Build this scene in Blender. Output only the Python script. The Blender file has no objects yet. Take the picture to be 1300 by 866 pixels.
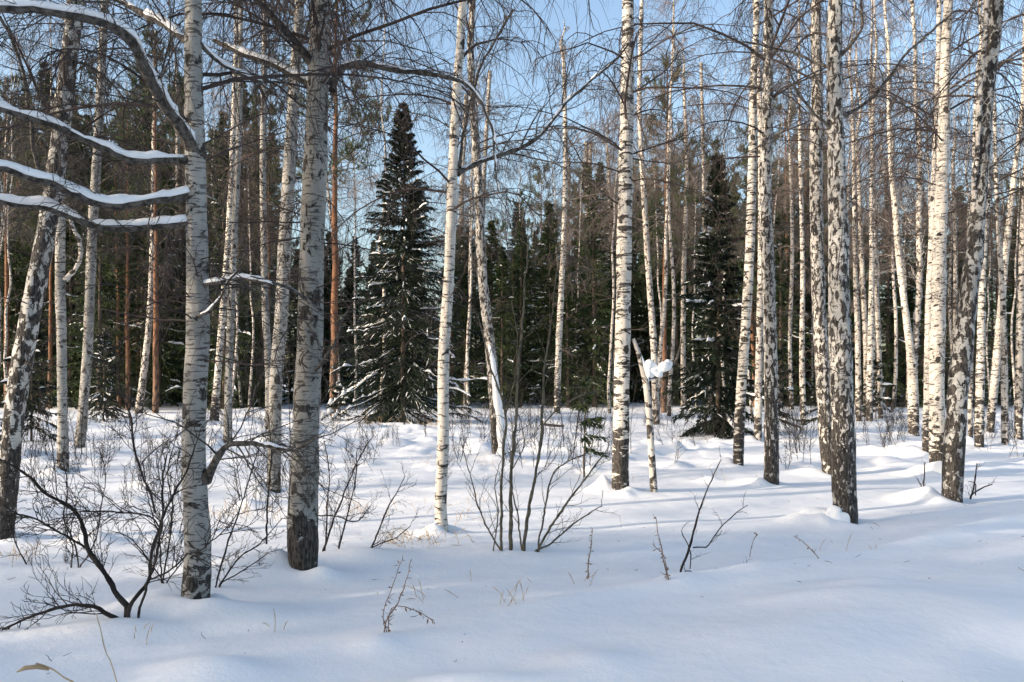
import bpy, math, random
import numpy as np
from mathutils import Vector
R_ = math.radians
F, CX, HZ, EYE = 1126.0, 650.0, 480.0, 1.7      # focal length, centre column, horizon row, eye height
sc = bpy.context.scene
COL = sc.collection

# ------------------------------------------------------------------ noise / terrain
def _h(ix, iy, seed):
    n = (ix.astype(np.int64) * 374761393 + iy.astype(np.int64) * 668265263 + seed * 1442695041) & 0xffffffff
    n = ((n ^ (n >> 13)) * 1274126177) & 0xffffffff
    n = n ^ (n >> 16)
    return (n & 0xffffff) / float(0xffffff)
def vn(x, y, seed=0):
    x = np.asarray(x, float); y = np.asarray(y, float)
    ix = np.floor(x); iy = np.floor(y); fx = x - ix; fy = y - iy
    fx = fx * fx * fx * (fx * (fx * 6 - 15) + 10); fy = fy * fy * fy * (fy * (fy * 6 - 15) + 10)
    a = _h(ix, iy, seed); b = _h(ix + 1, iy, seed); c = _h(ix, iy + 1, seed); d = _h(ix + 1, iy + 1, seed)
    return (a * (1 - fx) + b * fx) * (1 - fy) + (c * (1 - fx) + d * fx) * fy
def sstep(a, b, x):
    t = np.clip((x - a) / (b - a), 0, 1); return t * t * (3 - 2 * t)
_YS = np.concatenate([np.arange(3, 20, .04), np.geomspace(20, 140, 500)])
MOUNDS = []       # x, y, height, radius x, radius y, sharp
def base_ground(x, y):
    x = np.asarray(x, float); y = np.asarray(y, float)
    h = 0.22 * (vn(x / 9 + 3, y / 7, 1) - .5) + 0.07 * (vn(x / 2.6 + y / 9, y / 1.5 - x / 8, 2) - .5)
    near = 1 - sstep(11, 20, y)
    h = h + .045 * (1 - sstep(20, 40, y)) * (vn(x / 3.5 + 40, (y - .32 * x) / .55, 12) - .5)
    h = h + near * 0.05 * (vn(x / 1.3, y / .8 - x * .25, 3) - .5)
    h = h + near * 0.016 * (vn(x / .5 + 9, y / .3 - x * .6, 8) - .5)
    far = sstep(12, 20, y)
    t = np.maximum(0, vn(x / .75, y / .8, 4) - .5) * 2
    t2 = np.maximum(0, vn(x / .35, y / .4, 5) - .5) * 2
    m = sstep(.35, .7, vn(x / 6, y / 6, 6))
    h = h + far * m * (0.12 * t + .045 * t2) + far * .03 * t
    # two drift steps crossing the right foreground, higher on the near side
    d = (y - 7.6) - (x - 2.1) * .62
    fade = sstep(-1.5, 3.5, x)
    w = .05 * (vn(x / .8, y * 0, 7) - .5)
    h = h + fade * .10 * (1 - sstep(-.1, .28, d + w)) + fade * .05 * np.exp(-((d + w + .12) / .22) ** 2)
    d2 = (y - 10.3) - (x - 4.0) * .36 + .3 * (vn(x / 2, y * 0, 11) - .5)
    f2 = sstep(3.0, 5.5, x)
    h = h + f2 * .10 * (1 - sstep(-.1, .55, d2))
    # slow rise under the far forest and beyond
    h = h + sstep(60, 300, y) * 2.0
    return h
def ground(x, y):
    x = np.asarray(x, float); y = np.asarray(y, float)
    h = base_ground(x, y)
    for (mx, my, a, rx, ry, p) in MOUNDS:
        if h.ndim:
            s = (np.abs(x - mx) < rx * 4) & (np.abs(y - my) < ry * 4)
            if s.any():
                q = ((x[s] - mx) / rx) ** 2 + ((y[s] - my) / ry) ** 2
                h[s] += a * np.exp(-q ** p)
        else:
            q = ((x - mx) / rx) ** 2 + ((y - my) / ry) ** 2
            h = h + a * math.exp(-q ** p)
    return h
def solve(px, py):
    """ground point seen at a pixel of the photo"""
    X = (px - CX) / F * _YS; z = EYE + (HZ - py) / F * _YS
    hit = np.nonzero(z <= base_ground(X, _YS))[0]
    Y = float(_YS[hit[0]]) if len(hit) else 140.0
    X = (px - CX) / F * Y
    return X, Y, float(base_ground(X, Y))
def P(px, py, Y): return np.array([(px - CX) / F * Y, Y, EYE + (HZ - py) / F * Y])

# ------------------------------------------------------------------ mesh helpers
class G:
    def __init__(s): s.V = []; s.Q = []; s.T = []; s.n = 0
    def add(s, V, Q=None, T=None):
        V = np.asarray(V, float).reshape(-1, 3); s.V.append(V)
        if Q is not None and len(Q): s.Q.append(np.asarray(Q).reshape(-1, 4) + s.n)
        if T is not None and len(T): s.T.append(np.asarray(T).reshape(-1, 3) + s.n)
        s.n += len(V)
    def mesh(s, name, smooth=True):
        me = bpy.data.meshes.new(name)
        V = np.concatenate(s.V) if s.V else np.zeros((0, 3))
        Q = np.concatenate(s.Q) if s.Q else np.zeros((0, 4), int)
        T = np.concatenate(s.T) if s.T else np.zeros((0, 3), int)
        me.vertices.add(len(V)); me.vertices.foreach_set('co', V.astype(np.float32).ravel())
        L = np.concatenate([Q.ravel(), T.ravel()]).astype(np.int32)
        me.loops.add(len(L)); me.loops.foreach_set('vertex_index', L)
        nq, nt = len(Q), len(T)
        me.polygons.add(nq + nt)
        st = np.concatenate([np.arange(nq) * 4, nq * 4 + np.arange(nt) * 3]).astype(np.int32)
        me.polygons.foreach_set('loop_start', st)
        me.polygons.foreach_set('use_smooth', np.full(nq + nt, smooth))
        me.update(calc_edges=True); return me
def obj(name, g, mat, parent=None, smooth=True, off=None, g2=None, mat2=None):
    if off is not None: g.V = [v - np.asarray(off) for v in g.V]
    nq1 = sum(len(q) for q in g.Q)
    if g2 is not None:      # second set of tubes (quads) in the same part, with its own material
        for v_ in g2.V: g.V.append(v_)
        for q_ in g2.Q: g.Q.append(q_ + g.n)
        g.n += g2.n
    me = g.mesh(name, smooth); me.materials.append(mat)
    if g2 is not None:
        me.materials.append(mat2); ix = np.zeros(len(me.polygons), np.int32); nq = sum(len(q) for q in g.Q); ix[nq1:nq] = 1
        me.polygons.foreach_set('material_index', ix)
    o = bpy.data.objects.new(name, me); COL.objects.link(o)
    if parent: o.parent = parent
    return o
def tag(o, label, cat, group=None, kind=None):
    if label: o['label'] = label
    if cat: o['category'] = cat
    if group: o['group'] = group
    if kind: o['kind'] = kind
    return o
def thing(name, loc, label, cat, group=None):
    o = bpy.data.objects.new(name, None); COL.objects.link(o); o.location = loc
    o.empty_display_size = .3
    return tag(o, label, cat, group)
def norm(v): return v / np.maximum(np.linalg.norm(v, axis=-1, keepdims=True), 1e-9)
def tubes(g, Pt, Rd, S=3, squash=None):
    """Pt (N,K,3), Rd (N,K) -> swept tubes"""
    Pt = np.asarray(Pt, float); Rd = np.asarray(Rd, float)
    if Pt.ndim == 2: Pt = Pt[None]; Rd = Rd[None]
    N, K, _ = Pt.shape
    if N == 0: return
    T = np.empty_like(Pt); T[:, 1:-1] = Pt[:, 2:] - Pt[:, :-2]; T[:, 0] = Pt[:, 1] - Pt[:, 0]; T[:, -1] = Pt[:, -1] - Pt[:, -2]
    T = norm(T)
    m = norm(Pt[:, -1] - Pt[:, 0])
    ref = np.where(np.abs(m[:, 2:3]) > .75, np.array([[1., 0, 0]]), np.array([[0, 0, 1.]]))
    A = norm(np.cross(T, np.broadcast_to(ref[:, None], T.shape))); B = norm(np.cross(A, T))
    an = np.arange(S) / S * 2 * math.pi
    ca = np.cos(an)[None, None, :, None]; sa = np.sin(an)[None, None, :, None]
    r = Rd[:, :, None, None] if Rd.ndim == 2 else Rd[:, :, :, None]
    V = Pt[:, :, None] + r * (A[:, :, None] * ca + B[:, :, None] * sa * (squash or 1))
    i = np.arange(N)[:, None, None] * (K * S) + np.arange(K - 1)[None, :, None] * S
    j = np.arange(S)[None, None, :]; j2 = (j + 1) % S
    Q = np.stack([i + j, i + j2, i + S + j2, i + S + j], -1)
    g.add(V, Q.reshape(-1, 4))
def lump(g, c, r, rng, n=14, amp=.18):
    """rounded irregular lump of snow"""
    u = np.linspace(0, math.pi, n); v = np.arange(n * 2) / (n * 2) * 2 * math.pi
    U, W = np.meshgrid(u, v, indexing='ij')
    d = np.stack([np.sin(U) * np.cos(W), np.sin(U) * np.sin(W), np.cos(U)], -1)
    k = rng.uniform(-3, 3, (5, 3)); ph = rng.uniform(0, 6, 5)
    f = 1 + amp * sum(np.sin(d @ k[i] + ph[i]) for i in range(5)) / 2.2
    V = np.asarray(c) + d * f[..., None] * np.asarray(r)
    i = np.arange(n - 1)[:, None] * (2 * n); j = np.arange(2 * n)[None]; j2 = (j + 1) % (2 * n)
    Q = np.stack([i + j, i + 2 * n + j, i + 2 * n + j2, i + j2], -1)
    g.add(V, Q.reshape(-1, 4))
def spline(pts, step):
    """Catmull-Rom through pts (M,D) resampled about every step"""
    pts = np.asarray(pts, float)
    p = np.vstack([2 * pts[0] - pts[1], pts, 2 * pts[-1] - pts[-2]]); out = []
    for i in range(1, len(p) - 2):
        L = np.linalg.norm((p[i + 1] - p[i])[:3]); n = max(1, int(L / step))
        t = (np.arange(n) / n)[:, None]
        out.append(.5 * ((2 * p[i]) + (-p[i - 1] + p[i + 1]) * t + (2 * p[i - 1] - 5 * p[i] + 4 * p[i + 1] - p[i + 2]) * t * t
                         + (-p[i - 1] + 3 * p[i] - 3 * p[i + 1] + p[i + 2]) * t ** 3))
    out.append(pts[-1:]); return np.vstack(out)
def grow(rng, st, di, ln, K, droop, wig):
    """N polylines from st along di with length ln, gravity droop and random wiggle"""
    N = len(st); Pt = np.empty((N, K, 3)); Pt[:, 0] = st; d = norm(di.copy()); s = (ln / (K - 1))[:, None]
    for k in range(1, K):
        d = d + rng.normal(0, wig, (N, 3)); d[:, 2] += droop * (1.0 / (K - 1)); d = norm(d)
        Pt[:, k] = Pt[:, k - 1] + d * s
    return Pt
def kids(rng, Pt, m, t0=.15, t1=1.0, ang=(.5, 1.0)):
    """start points, directions and parameter for m children on every polyline"""
    N, K, _ = Pt.shape
    t = (np.linspace(t0, t1, m)[None] + rng.uniform(-.5, .5, (N, m)) * (t1 - t0) / m).clip(t0, .999)
    f = t * (K - 1); i = f.astype(int); fr = (f - i)[..., None]; n = np.arange(N)[:, None]
    p = Pt[n, i] * (1 - fr) + Pt[n, i + 1] * fr; d = norm(Pt[n, i + 1] - Pt[n, i])
    r = rng.normal(0, 1, (N, m, 3)); r = norm(r - (r * d).sum(-1, keepdims=True) * d)
    a = rng.uniform(ang[0], ang[1], (N, m, 1))
    return p.reshape(-1, 3), (d * np.cos(a) + r * np.sin(a)).reshape(-1, 3), t.ravel(), np.repeat(np.arange(N), m)

# ------------------------------------------------------------------ materials
def newmat(name):
    m = bpy.data.materials.new(name); m.use_nodes = True; nt = m.node_tree
    b = nt.nodes['Principled BSDF']; b.inputs['Roughness'].default_value = .8
    b.inputs['Specular IOR Level'].default_value = .25
    return m, nt, b
def N(nt, t, **kw):
    n = nt.nodes.new(t)
    for k, v in kw.items():
        if hasattr(n, k): setattr(n, k, v)
        else: n.inputs[k].default_value = v
    return n
def math_(nt, op, a, b=None, clamp=False):
    n = nt.nodes.new('ShaderNodeMath'); n.operation = op; n.use_clamp = clamp
    for i, v in enumerate((a, b)):
        if v is None: continue
        if isinstance(v, (int, float)): n.inputs[i].default_value = v
        else: nt.links.new(v, n.inputs[i])
    return n.outputs[0]
def coords(nt, sx, sy, sz):
    tc = nt.nodes.new('ShaderNodeTexCoord'); oi = nt.nodes.new('ShaderNodeObjectInfo')
    rv = math_(nt, 'MULTIPLY', oi.outputs['Random'], 37.0)
    cm = nt.nodes.new('ShaderNodeCombineXYZ'); nt.links.new(rv, cm.inputs[0]); nt.links.new(rv, cm.inputs[1])
    ad = nt.nodes.new('ShaderNodeVectorMath'); ad.operation = 'ADD'
    nt.links.new(tc.outputs['Object'], ad.inputs[0]); nt.links.new(cm.outputs[0], ad.inputs[1])
    ml = nt.nodes.new('ShaderNodeVectorMath'); ml.operation = 'MULTIPLY'; ml.inputs[1].default_value = (sx, sy, sz)
    nt.links.new(ad.outputs[0], ml.inputs[0]); return ml.outputs[0], tc
def noise(nt, vec, scale=1, detail=2, rough=.5, dist=0):
    n = N(nt, 'ShaderNodeTexNoise', Scale=scale, Detail=detail, Roughness=rough, Distortion=dist)
    nt.links.new(vec, n.inputs['Vector']); return n.outputs['Fac']
def ramp(nt, fac, a, b, ca=(0, 0, 0, 1), cb=(1, 1, 1, 1)):
    r = nt.nodes.new('ShaderNodeMapRange'); r.interpolation_type = 'SMOOTHSTEP'
    r.inputs['From Min'].default_value = a; r.inputs['From Max'].default_value = b
    nt.links.new(fac, r.inputs['Value']); return r.outputs[0]
def mix(nt, fac, a, b):
    m = nt.nodes.new('ShaderNodeMix'); m.data_type = 'RGBA'
    if isinstance(fac, float): m.inputs[0].default_value = fac
    else: nt.links.new(fac, m.inputs[0])
    for s, v in ((6, a), (7, b)):
        if isinstance(v, tuple): m.inputs[s].default_value = (*v, 1)
        else: nt.links.new(v, m.inputs[s])
    return m.outputs[2]
def birch_mat(name, patch=(9, 9, 11), thr=.62, base_h=1.2, base_thr=.40, dash=.60, dashz=55, pale=(.66, .62, .56), grey=(.42, .40, .38), bandiness=.6):
    m, nt, b = newmat(name)
    v1, tc = coords(nt, *patch); sep = nt.nodes.new('ShaderNodeSeparateXYZ'); nt.links.new(tc.outputs['Object'], sep.inputs[0])
    z = sep.outputs[2]
    n1 = noise(nt, v1, 1, 6, .62, bandiness)
    hfac = ramp(nt, z, 0.0, base_h)
    T = math_(nt, 'ADD', math_(nt, 'MULTIPLY', hfac, thr - base_thr), base_thr)
    dif = math_(nt, 'SUBTRACT', n1, T)
    mask = ramp(nt, dif, -.004, .018)
    v7, _ = coords(nt, 3.4, 3.4, 2.6); vo = N(nt, 'ShaderNodeTexVoronoi', Scale=1.0); nt.links.new(v7, vo.inputs['Vector'])
    kn = math_(nt, 'ADD', vo.outputs['Distance'], math_(nt, 'MULTIPLY', n1, .35))
    mask = math_(nt, 'MAXIMUM', mask, ramp(nt, kn, .335, .315))
    v2, _ = coords(nt, 9, 9, dashz)
    n2 = noise(nt, v2, 1, 2, .5)
    dm = ramp(nt, n2, dash, dash + .05)
    v3, _ = coords(nt, 2.2, 2.2, 1.1); n3 = noise(nt, v3, 1, 4, .6)
    v4, _ = coords(nt, 60, 60, 16); n4 = noise(nt, v4, 1, 3, .6)
    v5, _ = coords(nt, 25, 25, 140); n5 = noise(nt, v5, 1, 2, .6)
    light = mix(nt, ramp(nt, n3, .36, .66), grey, pale)
    v6, _ = coords(nt, 30, 30, 7); n6 = noise(nt, v6, 1, 5, .7); light = mix(nt, math_(nt, 'MULTIPLY', ramp(nt, n6, .48, .66), .45), light, (.22, .21, .185))
    light = mix(nt, math_(nt, 'MULTIPLY', ramp(nt, n5, .45, .7), .35), light, (.36, .33, .30))
    dark = mix(nt, ramp(nt, n4, .35, .65), (.015, .013, .012), (.085, .075, .066))
    c = mix(nt, math_(nt, 'MULTIPLY', dm, .85), light, (.06, .05, .045))
    c = mix(nt, mask, c, dark)
    nt.links.new(c, b.inputs['Base Color'])
    hh = math_(nt, 'ADD', math_(nt, 'MULTIPLY', mask, math_(nt, 'ADD', math_(nt, 'MULTIPLY', n4, 1.6), .0)), math_(nt, 'MULTIPLY', dm, -.25))
    hh = math_(nt, 'ADD', hh, math_(nt, 'MULTIPLY', n5, .25))
    bp = N(nt, 'ShaderNodeBump', Strength=.7, Distance=.012); nt.links.new(hh, bp.inputs['Height']); nt.links.new(bp.outputs[0], b.inputs['Normal'])
    return m
def simple_mat(name, a, b_, scale=(8, 8, 8), bump=0.0, rough=.85, trans=0):
    m, nt, b = newmat(name); v, _ = coords(nt, *scale); n = noise(nt, v, 1, 4, .6)
    nt.links.new(mix(nt, ramp(nt, n, .35, .65), a, b_), b.inputs['Base Color']); b.inputs['Roughness'].default_value = rough
    if bump:
        bp = N(nt, 'ShaderNodeBump', Strength=.8, Distance=bump); nt.links.new(n, bp.inputs['Height']); nt.links.new(bp.outputs[0], b.inputs['Normal'])
    return m
M = {}
M['smooth'] = birch_mat('birch_bark_smooth_shaded', (8, 8, 10), .585, .8, .50, .565, 62, (.40, .385, .355), (.22, .215, .20), .5)  # bark tones lowered so the colour carries the left birches' shade
M['cream'] = birch_mat('birch_bark_cream', (6, 6, 15), .60, .8, .54, .585, 40, (.74, .67, .58), (.56, .51, .45), .7)
M['banded'] = birch_mat('birch_bark_banded', (4, 4, 13), .535, 1.8, .41, .60, 45, (.70, .65, .57), (.54, .50, .45), .9)
M['rough'] = birch_mat('birch_bark_rough', (21, 21, 9), .505, 2.2, .40, .60, 50, (.60, .56, .51), (.36, .345, .32), .6)
M['large'] = birch_mat('birch_bark_large_shaded', (8, 8, 6), .565, 1.1, .36, .58, 60, (.38, .365, .335), (.21, .205, .185), .9)  # shade on the thickest left birch is put into these darker bark tones
M['diamond'] = birch_mat('birch_bark_diamond', (13, 13, 8), .485, 1.6, .41, .61, 45, (.50, .485, .45), (.30, .29, .275), .4)
M['white'] = birch_mat('birch_bark_white', (6, 6, 15), .60, 1.6, .42, .585, 40, (.74, .67, .58), (.56, .51, .45), .7)
M['far'] = birch_mat('birch_bark_far', (5, 5, 7), .55, 1.6, .46, .58, 16, (.64, .58, .51), (.40, .37, .34), .5)
M['limb'] = simple_mat('birch_limb_bark', (.028, .023, .02), (.13, .115, .10), (26, 26, 26), .006)
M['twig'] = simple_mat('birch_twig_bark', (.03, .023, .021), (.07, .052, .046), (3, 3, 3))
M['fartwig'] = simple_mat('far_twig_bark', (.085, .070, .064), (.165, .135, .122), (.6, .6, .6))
M['shrub'] = simple_mat('shrub_bark', (.012, .010, .009), (.045, .036, .03), (9, 9, 9), .002)
M['willow'] = simple_mat('sapling_bark', (.06, .055, .04), (.14, .12, .085), (5, 5, 14), .002)
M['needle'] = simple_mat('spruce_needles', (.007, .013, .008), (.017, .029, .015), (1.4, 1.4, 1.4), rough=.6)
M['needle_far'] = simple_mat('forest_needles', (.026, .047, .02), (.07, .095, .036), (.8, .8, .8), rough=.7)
M['pineneedle'] = simple_mat('pine_needles', (.035, .058, .024), (.09, .115, .048), (1.2, 1.2, 1.2), rough=.6)
M['straw'] = simple_mat('dry_straw', (.38, .27, .16), (.55, .42, .27), (6, 6, 6))
M['deadleaf'] = simple_mat('dead_leaf', (.13, .075, .045), (.28, .18, .11), (20, 20, 20))
M['sprucebark'] = simple_mat('spruce_bark', (.05, .038, .03), (.13, .10, .08), (14, 14, 6), .01)
def pine_mat():
    m, nt, b = newmat('pine_bark'); v, tc = coords(nt, 9, 9, 3.2); n = noise(nt, v, 1, 4, .65, .5)
    sep = nt.nodes.new('ShaderNodeSeparateXYZ'); nt.links.new(tc.outputs['Object'], sep.inputs[0])
    up = mix(nt, ramp(nt, n, .35, .65), (.12, .055, .032), (.24, .12, .065))
    lo = mix(nt, ramp(nt, n, .4, .6), (.04, .03, .025), (.20, .12, .08))
    nt.links.new(mix(nt, ramp(nt, sep.outputs[2], .5, 5.0), lo, up), b.inputs['Base Color'])
    bp = N(nt, 'ShaderNodeBump', Strength=.9, Distance=.02); nt.links.new(n, bp.inputs['Height']); nt.links.new(bp.outputs[0], b.inputs['Normal'])
    return m
M['pine'] = pine_mat()
def snow_mat(name, small):
    m, nt, b = newmat(name)
    tc = nt.nodes.new('ShaderNodeTexCoord')
    n1 = noise(nt, tc.outputs['Object'], 2.2 if not small else 9, 5, .55)
    n2 = noise(nt, tc.outputs['Object'], 45 if not small else 60, 3, .6)
    n3 = noise(nt, tc.outputs['Object'], .35, 3, .5)
    nt.links.new(mix(nt, n3, (.86, .87, .885), (.90, .90, .905)), b.inputs['Base Color'])
    b.inputs['Roughness'].default_value = .7; b.inputs['Specular IOR Level'].default_value = .3
    hh = math_(nt, 'ADD', math_(nt, 'MULTIPLY', n1, .05 if not small else .02), math_(nt, 'MULTIPLY', n2, .005))
    n4 = noise(nt, tc.outputs['Object'], 170, 2, .7); hh = math_(nt, 'ADD', hh, math_(nt, 'MULTIPLY', n4, .0022))
    bp = N(nt, 'ShaderNodeBump', Strength=.6, Distance=1.0); nt.links.new(hh, bp.inputs['Height']); nt.links.new(bp.outputs[0], b.inputs['Normal'])
    return m
M['snow'] = snow_mat('snow_ground', False); M['cap'] = snow_mat('snow_on_branches', True)

# ------------------------------------------------------------------ generic plant parts
def snow_cap(g, Pt, Rd, rng, w=1.25, th=.05, cover=1.0, side=(0, 0, 1)):
    """a bank of snow along the upper side of a polyline, broken where noise says so"""
    K = len(Pt); s = np.concatenate([[0], np.cumsum(np.linalg.norm(np.diff(Pt, axis=0), axis=1))])
    no = .6 * vn(s * 7.3 + rng.uniform(0, 90), s * 0 + rng.uniform(0, 9), 33) + .4 * vn(s * 3.1 + rng.uniform(0, 90), s * 0 + rng.uniform(0, 9), 31); n2 = vn(s * 11 + rng.uniform(0, 90), s * 0 + .5, 32)
    keep = sstep(1 - cover - .12, 1 - cover + .10, no) * np.minimum(1, np.minimum(s, s[-1] - s) / .06 + .05)
    hgt = th * (.1 + 1.3 * no + .6 * n2) * keep
    wid = (Rd * w * .9 + th * .18) * (.35 + .65 * keep)
    T = norm(np.gradient(Pt, axis=0)); up = np.array(side, float); A = norm(np.cross(T, up)); B = norm(np.cross(A, T))
    S = 10; an = np.arange(S) / S * 2 * math.pi
    c = Pt + B * (Rd * .45)[:, None]
    cs, sn = np.cos(an), np.sin(an)
    hu = np.where(sn[None] > 0, hgt[:, None] + Rd[:, None] * .5, Rd[:, None] * .12)
    V = c[:, None] + A[:, None] * (cs[None, :, None] * wid[:, None, None]) + B[:, None] * (sn[None] * hu)[..., None]
    i = np.arange(K - 1)[:, None] * S; j = np.arange(S)[None]; j2 = (j + 1) % S
    cc = c[:, None]; V = cc + (V - cc) * rng.uniform(.86, 1.16, (K, S, 1))      # crumbly surface
    g.add(V, np.stack([i + j, i + j2, i + S + j2, i + S + j], -1).reshape(-1, 4))
def twigs_on(g, rng, Pt, Rd, n, L, depth=2, droop=-.5, S=3, rmin=.0018, ang=(.5, 1.1), t0=.15, k1=5, k2=4):
    """side branches and twigs on one polyline (K,3)"""
    K = len(Pt)
    st, di, t, _ = kids(rng, Pt[None], n, t0, 1, ang)
    r0 = np.interp(t, np.linspace(0, 1, K), Rd)
    ln = L * rng.uniform(.5, 1.1, n) * (1 - .4 * t)
    A = grow(rng, st, di, ln, 7, droop, .14); ra = np.maximum(np.minimum(r0 * .55, ln * .011), rmin * 1.6)[:, None] * np.linspace(1, .35, 7)[None]
    tubes(g, A, ra, 4)
    if depth > 1:
        st, di, t, ix = kids(rng, A, k1, .15, 1, (.4, .95)); lb = ln[ix] * rng.uniform(.25, .5, len(ix))
        B = grow(rng, st, di, lb, 5, droop * .9, .15); rb = np.maximum(ra[ix, 0] * .5, rmin)[:, None] * np.linspace(1, .5, 5)[None]
        tubes(g, B, rb, S)
        if depth > 2:
            st, di, t, ix2 = kids(rng, B, k2, .2, 1, (.35, .9)); lc = lb[ix2] * rng.uniform(.35, .7, len(ix2))
            C = grow(rng, st, di, lc, 4, droop * .9, .16)
            tubes(g, C, np.full((len(C), 4), rmin) * np.linspace(1, .6, 4)[None], S)
def birch_crown(g, rng, axis, rad, z0, nl, Lf=.42, Lmax=3.6, rtw=.0022, nb=7, nt_=6, low_thin=True, droop=-1.1):
    """limbs, branches and hanging twigs round a trunk axis (K,3), from height z0 above its foot"""
    z = axis[:, 2] - axis[0, 2]; H = z[-1]
    t = np.sort(rng.uniform(0, 1, nl) ** .85); zs = z0 + (H - z0) * t * .98
    c = np.stack([np.interp(zs, z, axis[:, k]) for k in range(3)], 1); rt = np.interp(zs, z, rad)
    az = rng.uniform(0, 2 * math.pi, nl) ; el = R_(25) + R_(35) * t + rng.normal(0, .12, nl)
    di = np.stack([np.cos(az) * np.cos(el), np.sin(az) * np.cos(el), np.sin(el)], 1)
    ln = np.minimum((H - zs) * Lf + .5, Lmax) * rng.uniform(.6, 1.1, nl)
    if low_thin: ln *= .55 + .45 * sstep(0, .2, t)
    A = grow(rng, c, di, ln, 8, droop * .8, .10); ra = np.minimum(rt * .42, .0045 + ln * .0058)[:, None] * np.linspace(1, .25, 8)[None]
    tubes(g, A, ra, 5)
    st, di, tt, ix = kids(rng, A, nb, .15, 1, (.4, .9)); lb = (ln[ix] * (1 - .5 * tt)) * rng.uniform(.3, .6, len(ix))
    B = grow(rng, st, di, lb, 6, droop * 1.2, .13); rb = np.maximum(ra[ix, 0] * .4, rtw * 1.3)[:, None] * np.linspace(1, .45, 6)[None]
    tubes(g, B, rb, 3)
    st, di, tt, ix2 = kids(rng, B, nt_, .1, 1, (.35, 1.0)); lc = np.clip(lb[ix2] * rng.uniform(.4, .8, len(ix2)), .12, .9)
    C = grow(rng, st, di, lc, 5, droop * 1.6, .14)
    tubes(g, C, np.full((len(C), 5), rtw) * np.linspace(1, .6, 5)[None], 3)
    return A, ra
def trunk_tube(g, ax, rad, S, rng, flare=.0, rough=.04):
    """tapered trunk with bulges and a flared foot"""
    K = len(ax); z = ax[:, 2] - ax[0, 2]
    r = rad * (1 + flare * np.exp(-np.maximum(z, 0) / .18))
    an = np.arange(S) / S * 2 * math.pi; ph = rng.uniform(0, 6, 4)
    lob = 1 + (flare * .5 * np.exp(-np.maximum(z, 0) / .25))[:, None] * np.cos(an * 4 + ph[0])[None] \
        + rough * (vn(np.cos(an)[None] * 2 + 5 + z[:, None] * 0, z[:, None] * 3 + np.sin(an)[None] * 2, 41) - .5) * 2 \
        + rough * .6 * (vn(np.cos(an)[None] * 5 + 15 + z[:, None] * 0, z[:, None] * 12 + np.sin(an)[None] * 5, 42) - .5) * 2
    tubes(g, ax[None], (r[:, None] * lob)[None], S)

# ------------------------------------------------------------------ traced birches
TREES = []
def traced_axis(pts, Y, z_top, rng, step=.08, zfoot=None, lean=0.0):
    p = []
    for q in pts:
        a = P(q[0], q[1], Y); p.append([a[0], a[1], a[2], q[2] * (.93 if Y < 16 else 1) * math.cos(math.atan2(abs(q[0] - CX), F)) / 2 / F * Y])
    p = np.array(p)
    if zfoot is not None: p[0, 2] = zfoot
    # extend above the picture to the tree's full height
    d = p[-1] - p[-2]; d = d / max(abs(d[2]), 1e-3); zt = p[-1, 2]; rt = p[-1, 3]
    if z_top > zt + .5:
        n = 5
        for k in range(1, n + 1):
            t = k / n; q = p[len(pts) - 1].copy(); dz = (z_top - zt) * t
            q[0] += d[0] * dz * .5 + rng.normal(0, .08); q[1] += rng.normal(0, .08); q[2] = zt + dz; q[3] = rt * (1 - t) + .008 * t
            p = np.vstack([p, q])
    p[1:-1, 0] += rng.normal(0, .006, len(p) - 2)
    foot = p[0].copy(); foot[2] -= .45; foot[3] *= 1.05; p = np.vstack([foot, p])
    s = spline(p, step); s[:, 1] += lean * (s[:, 2] - s[0, 2]); return s[:, :3], np.maximum(s[:, 3], .006)
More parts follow.
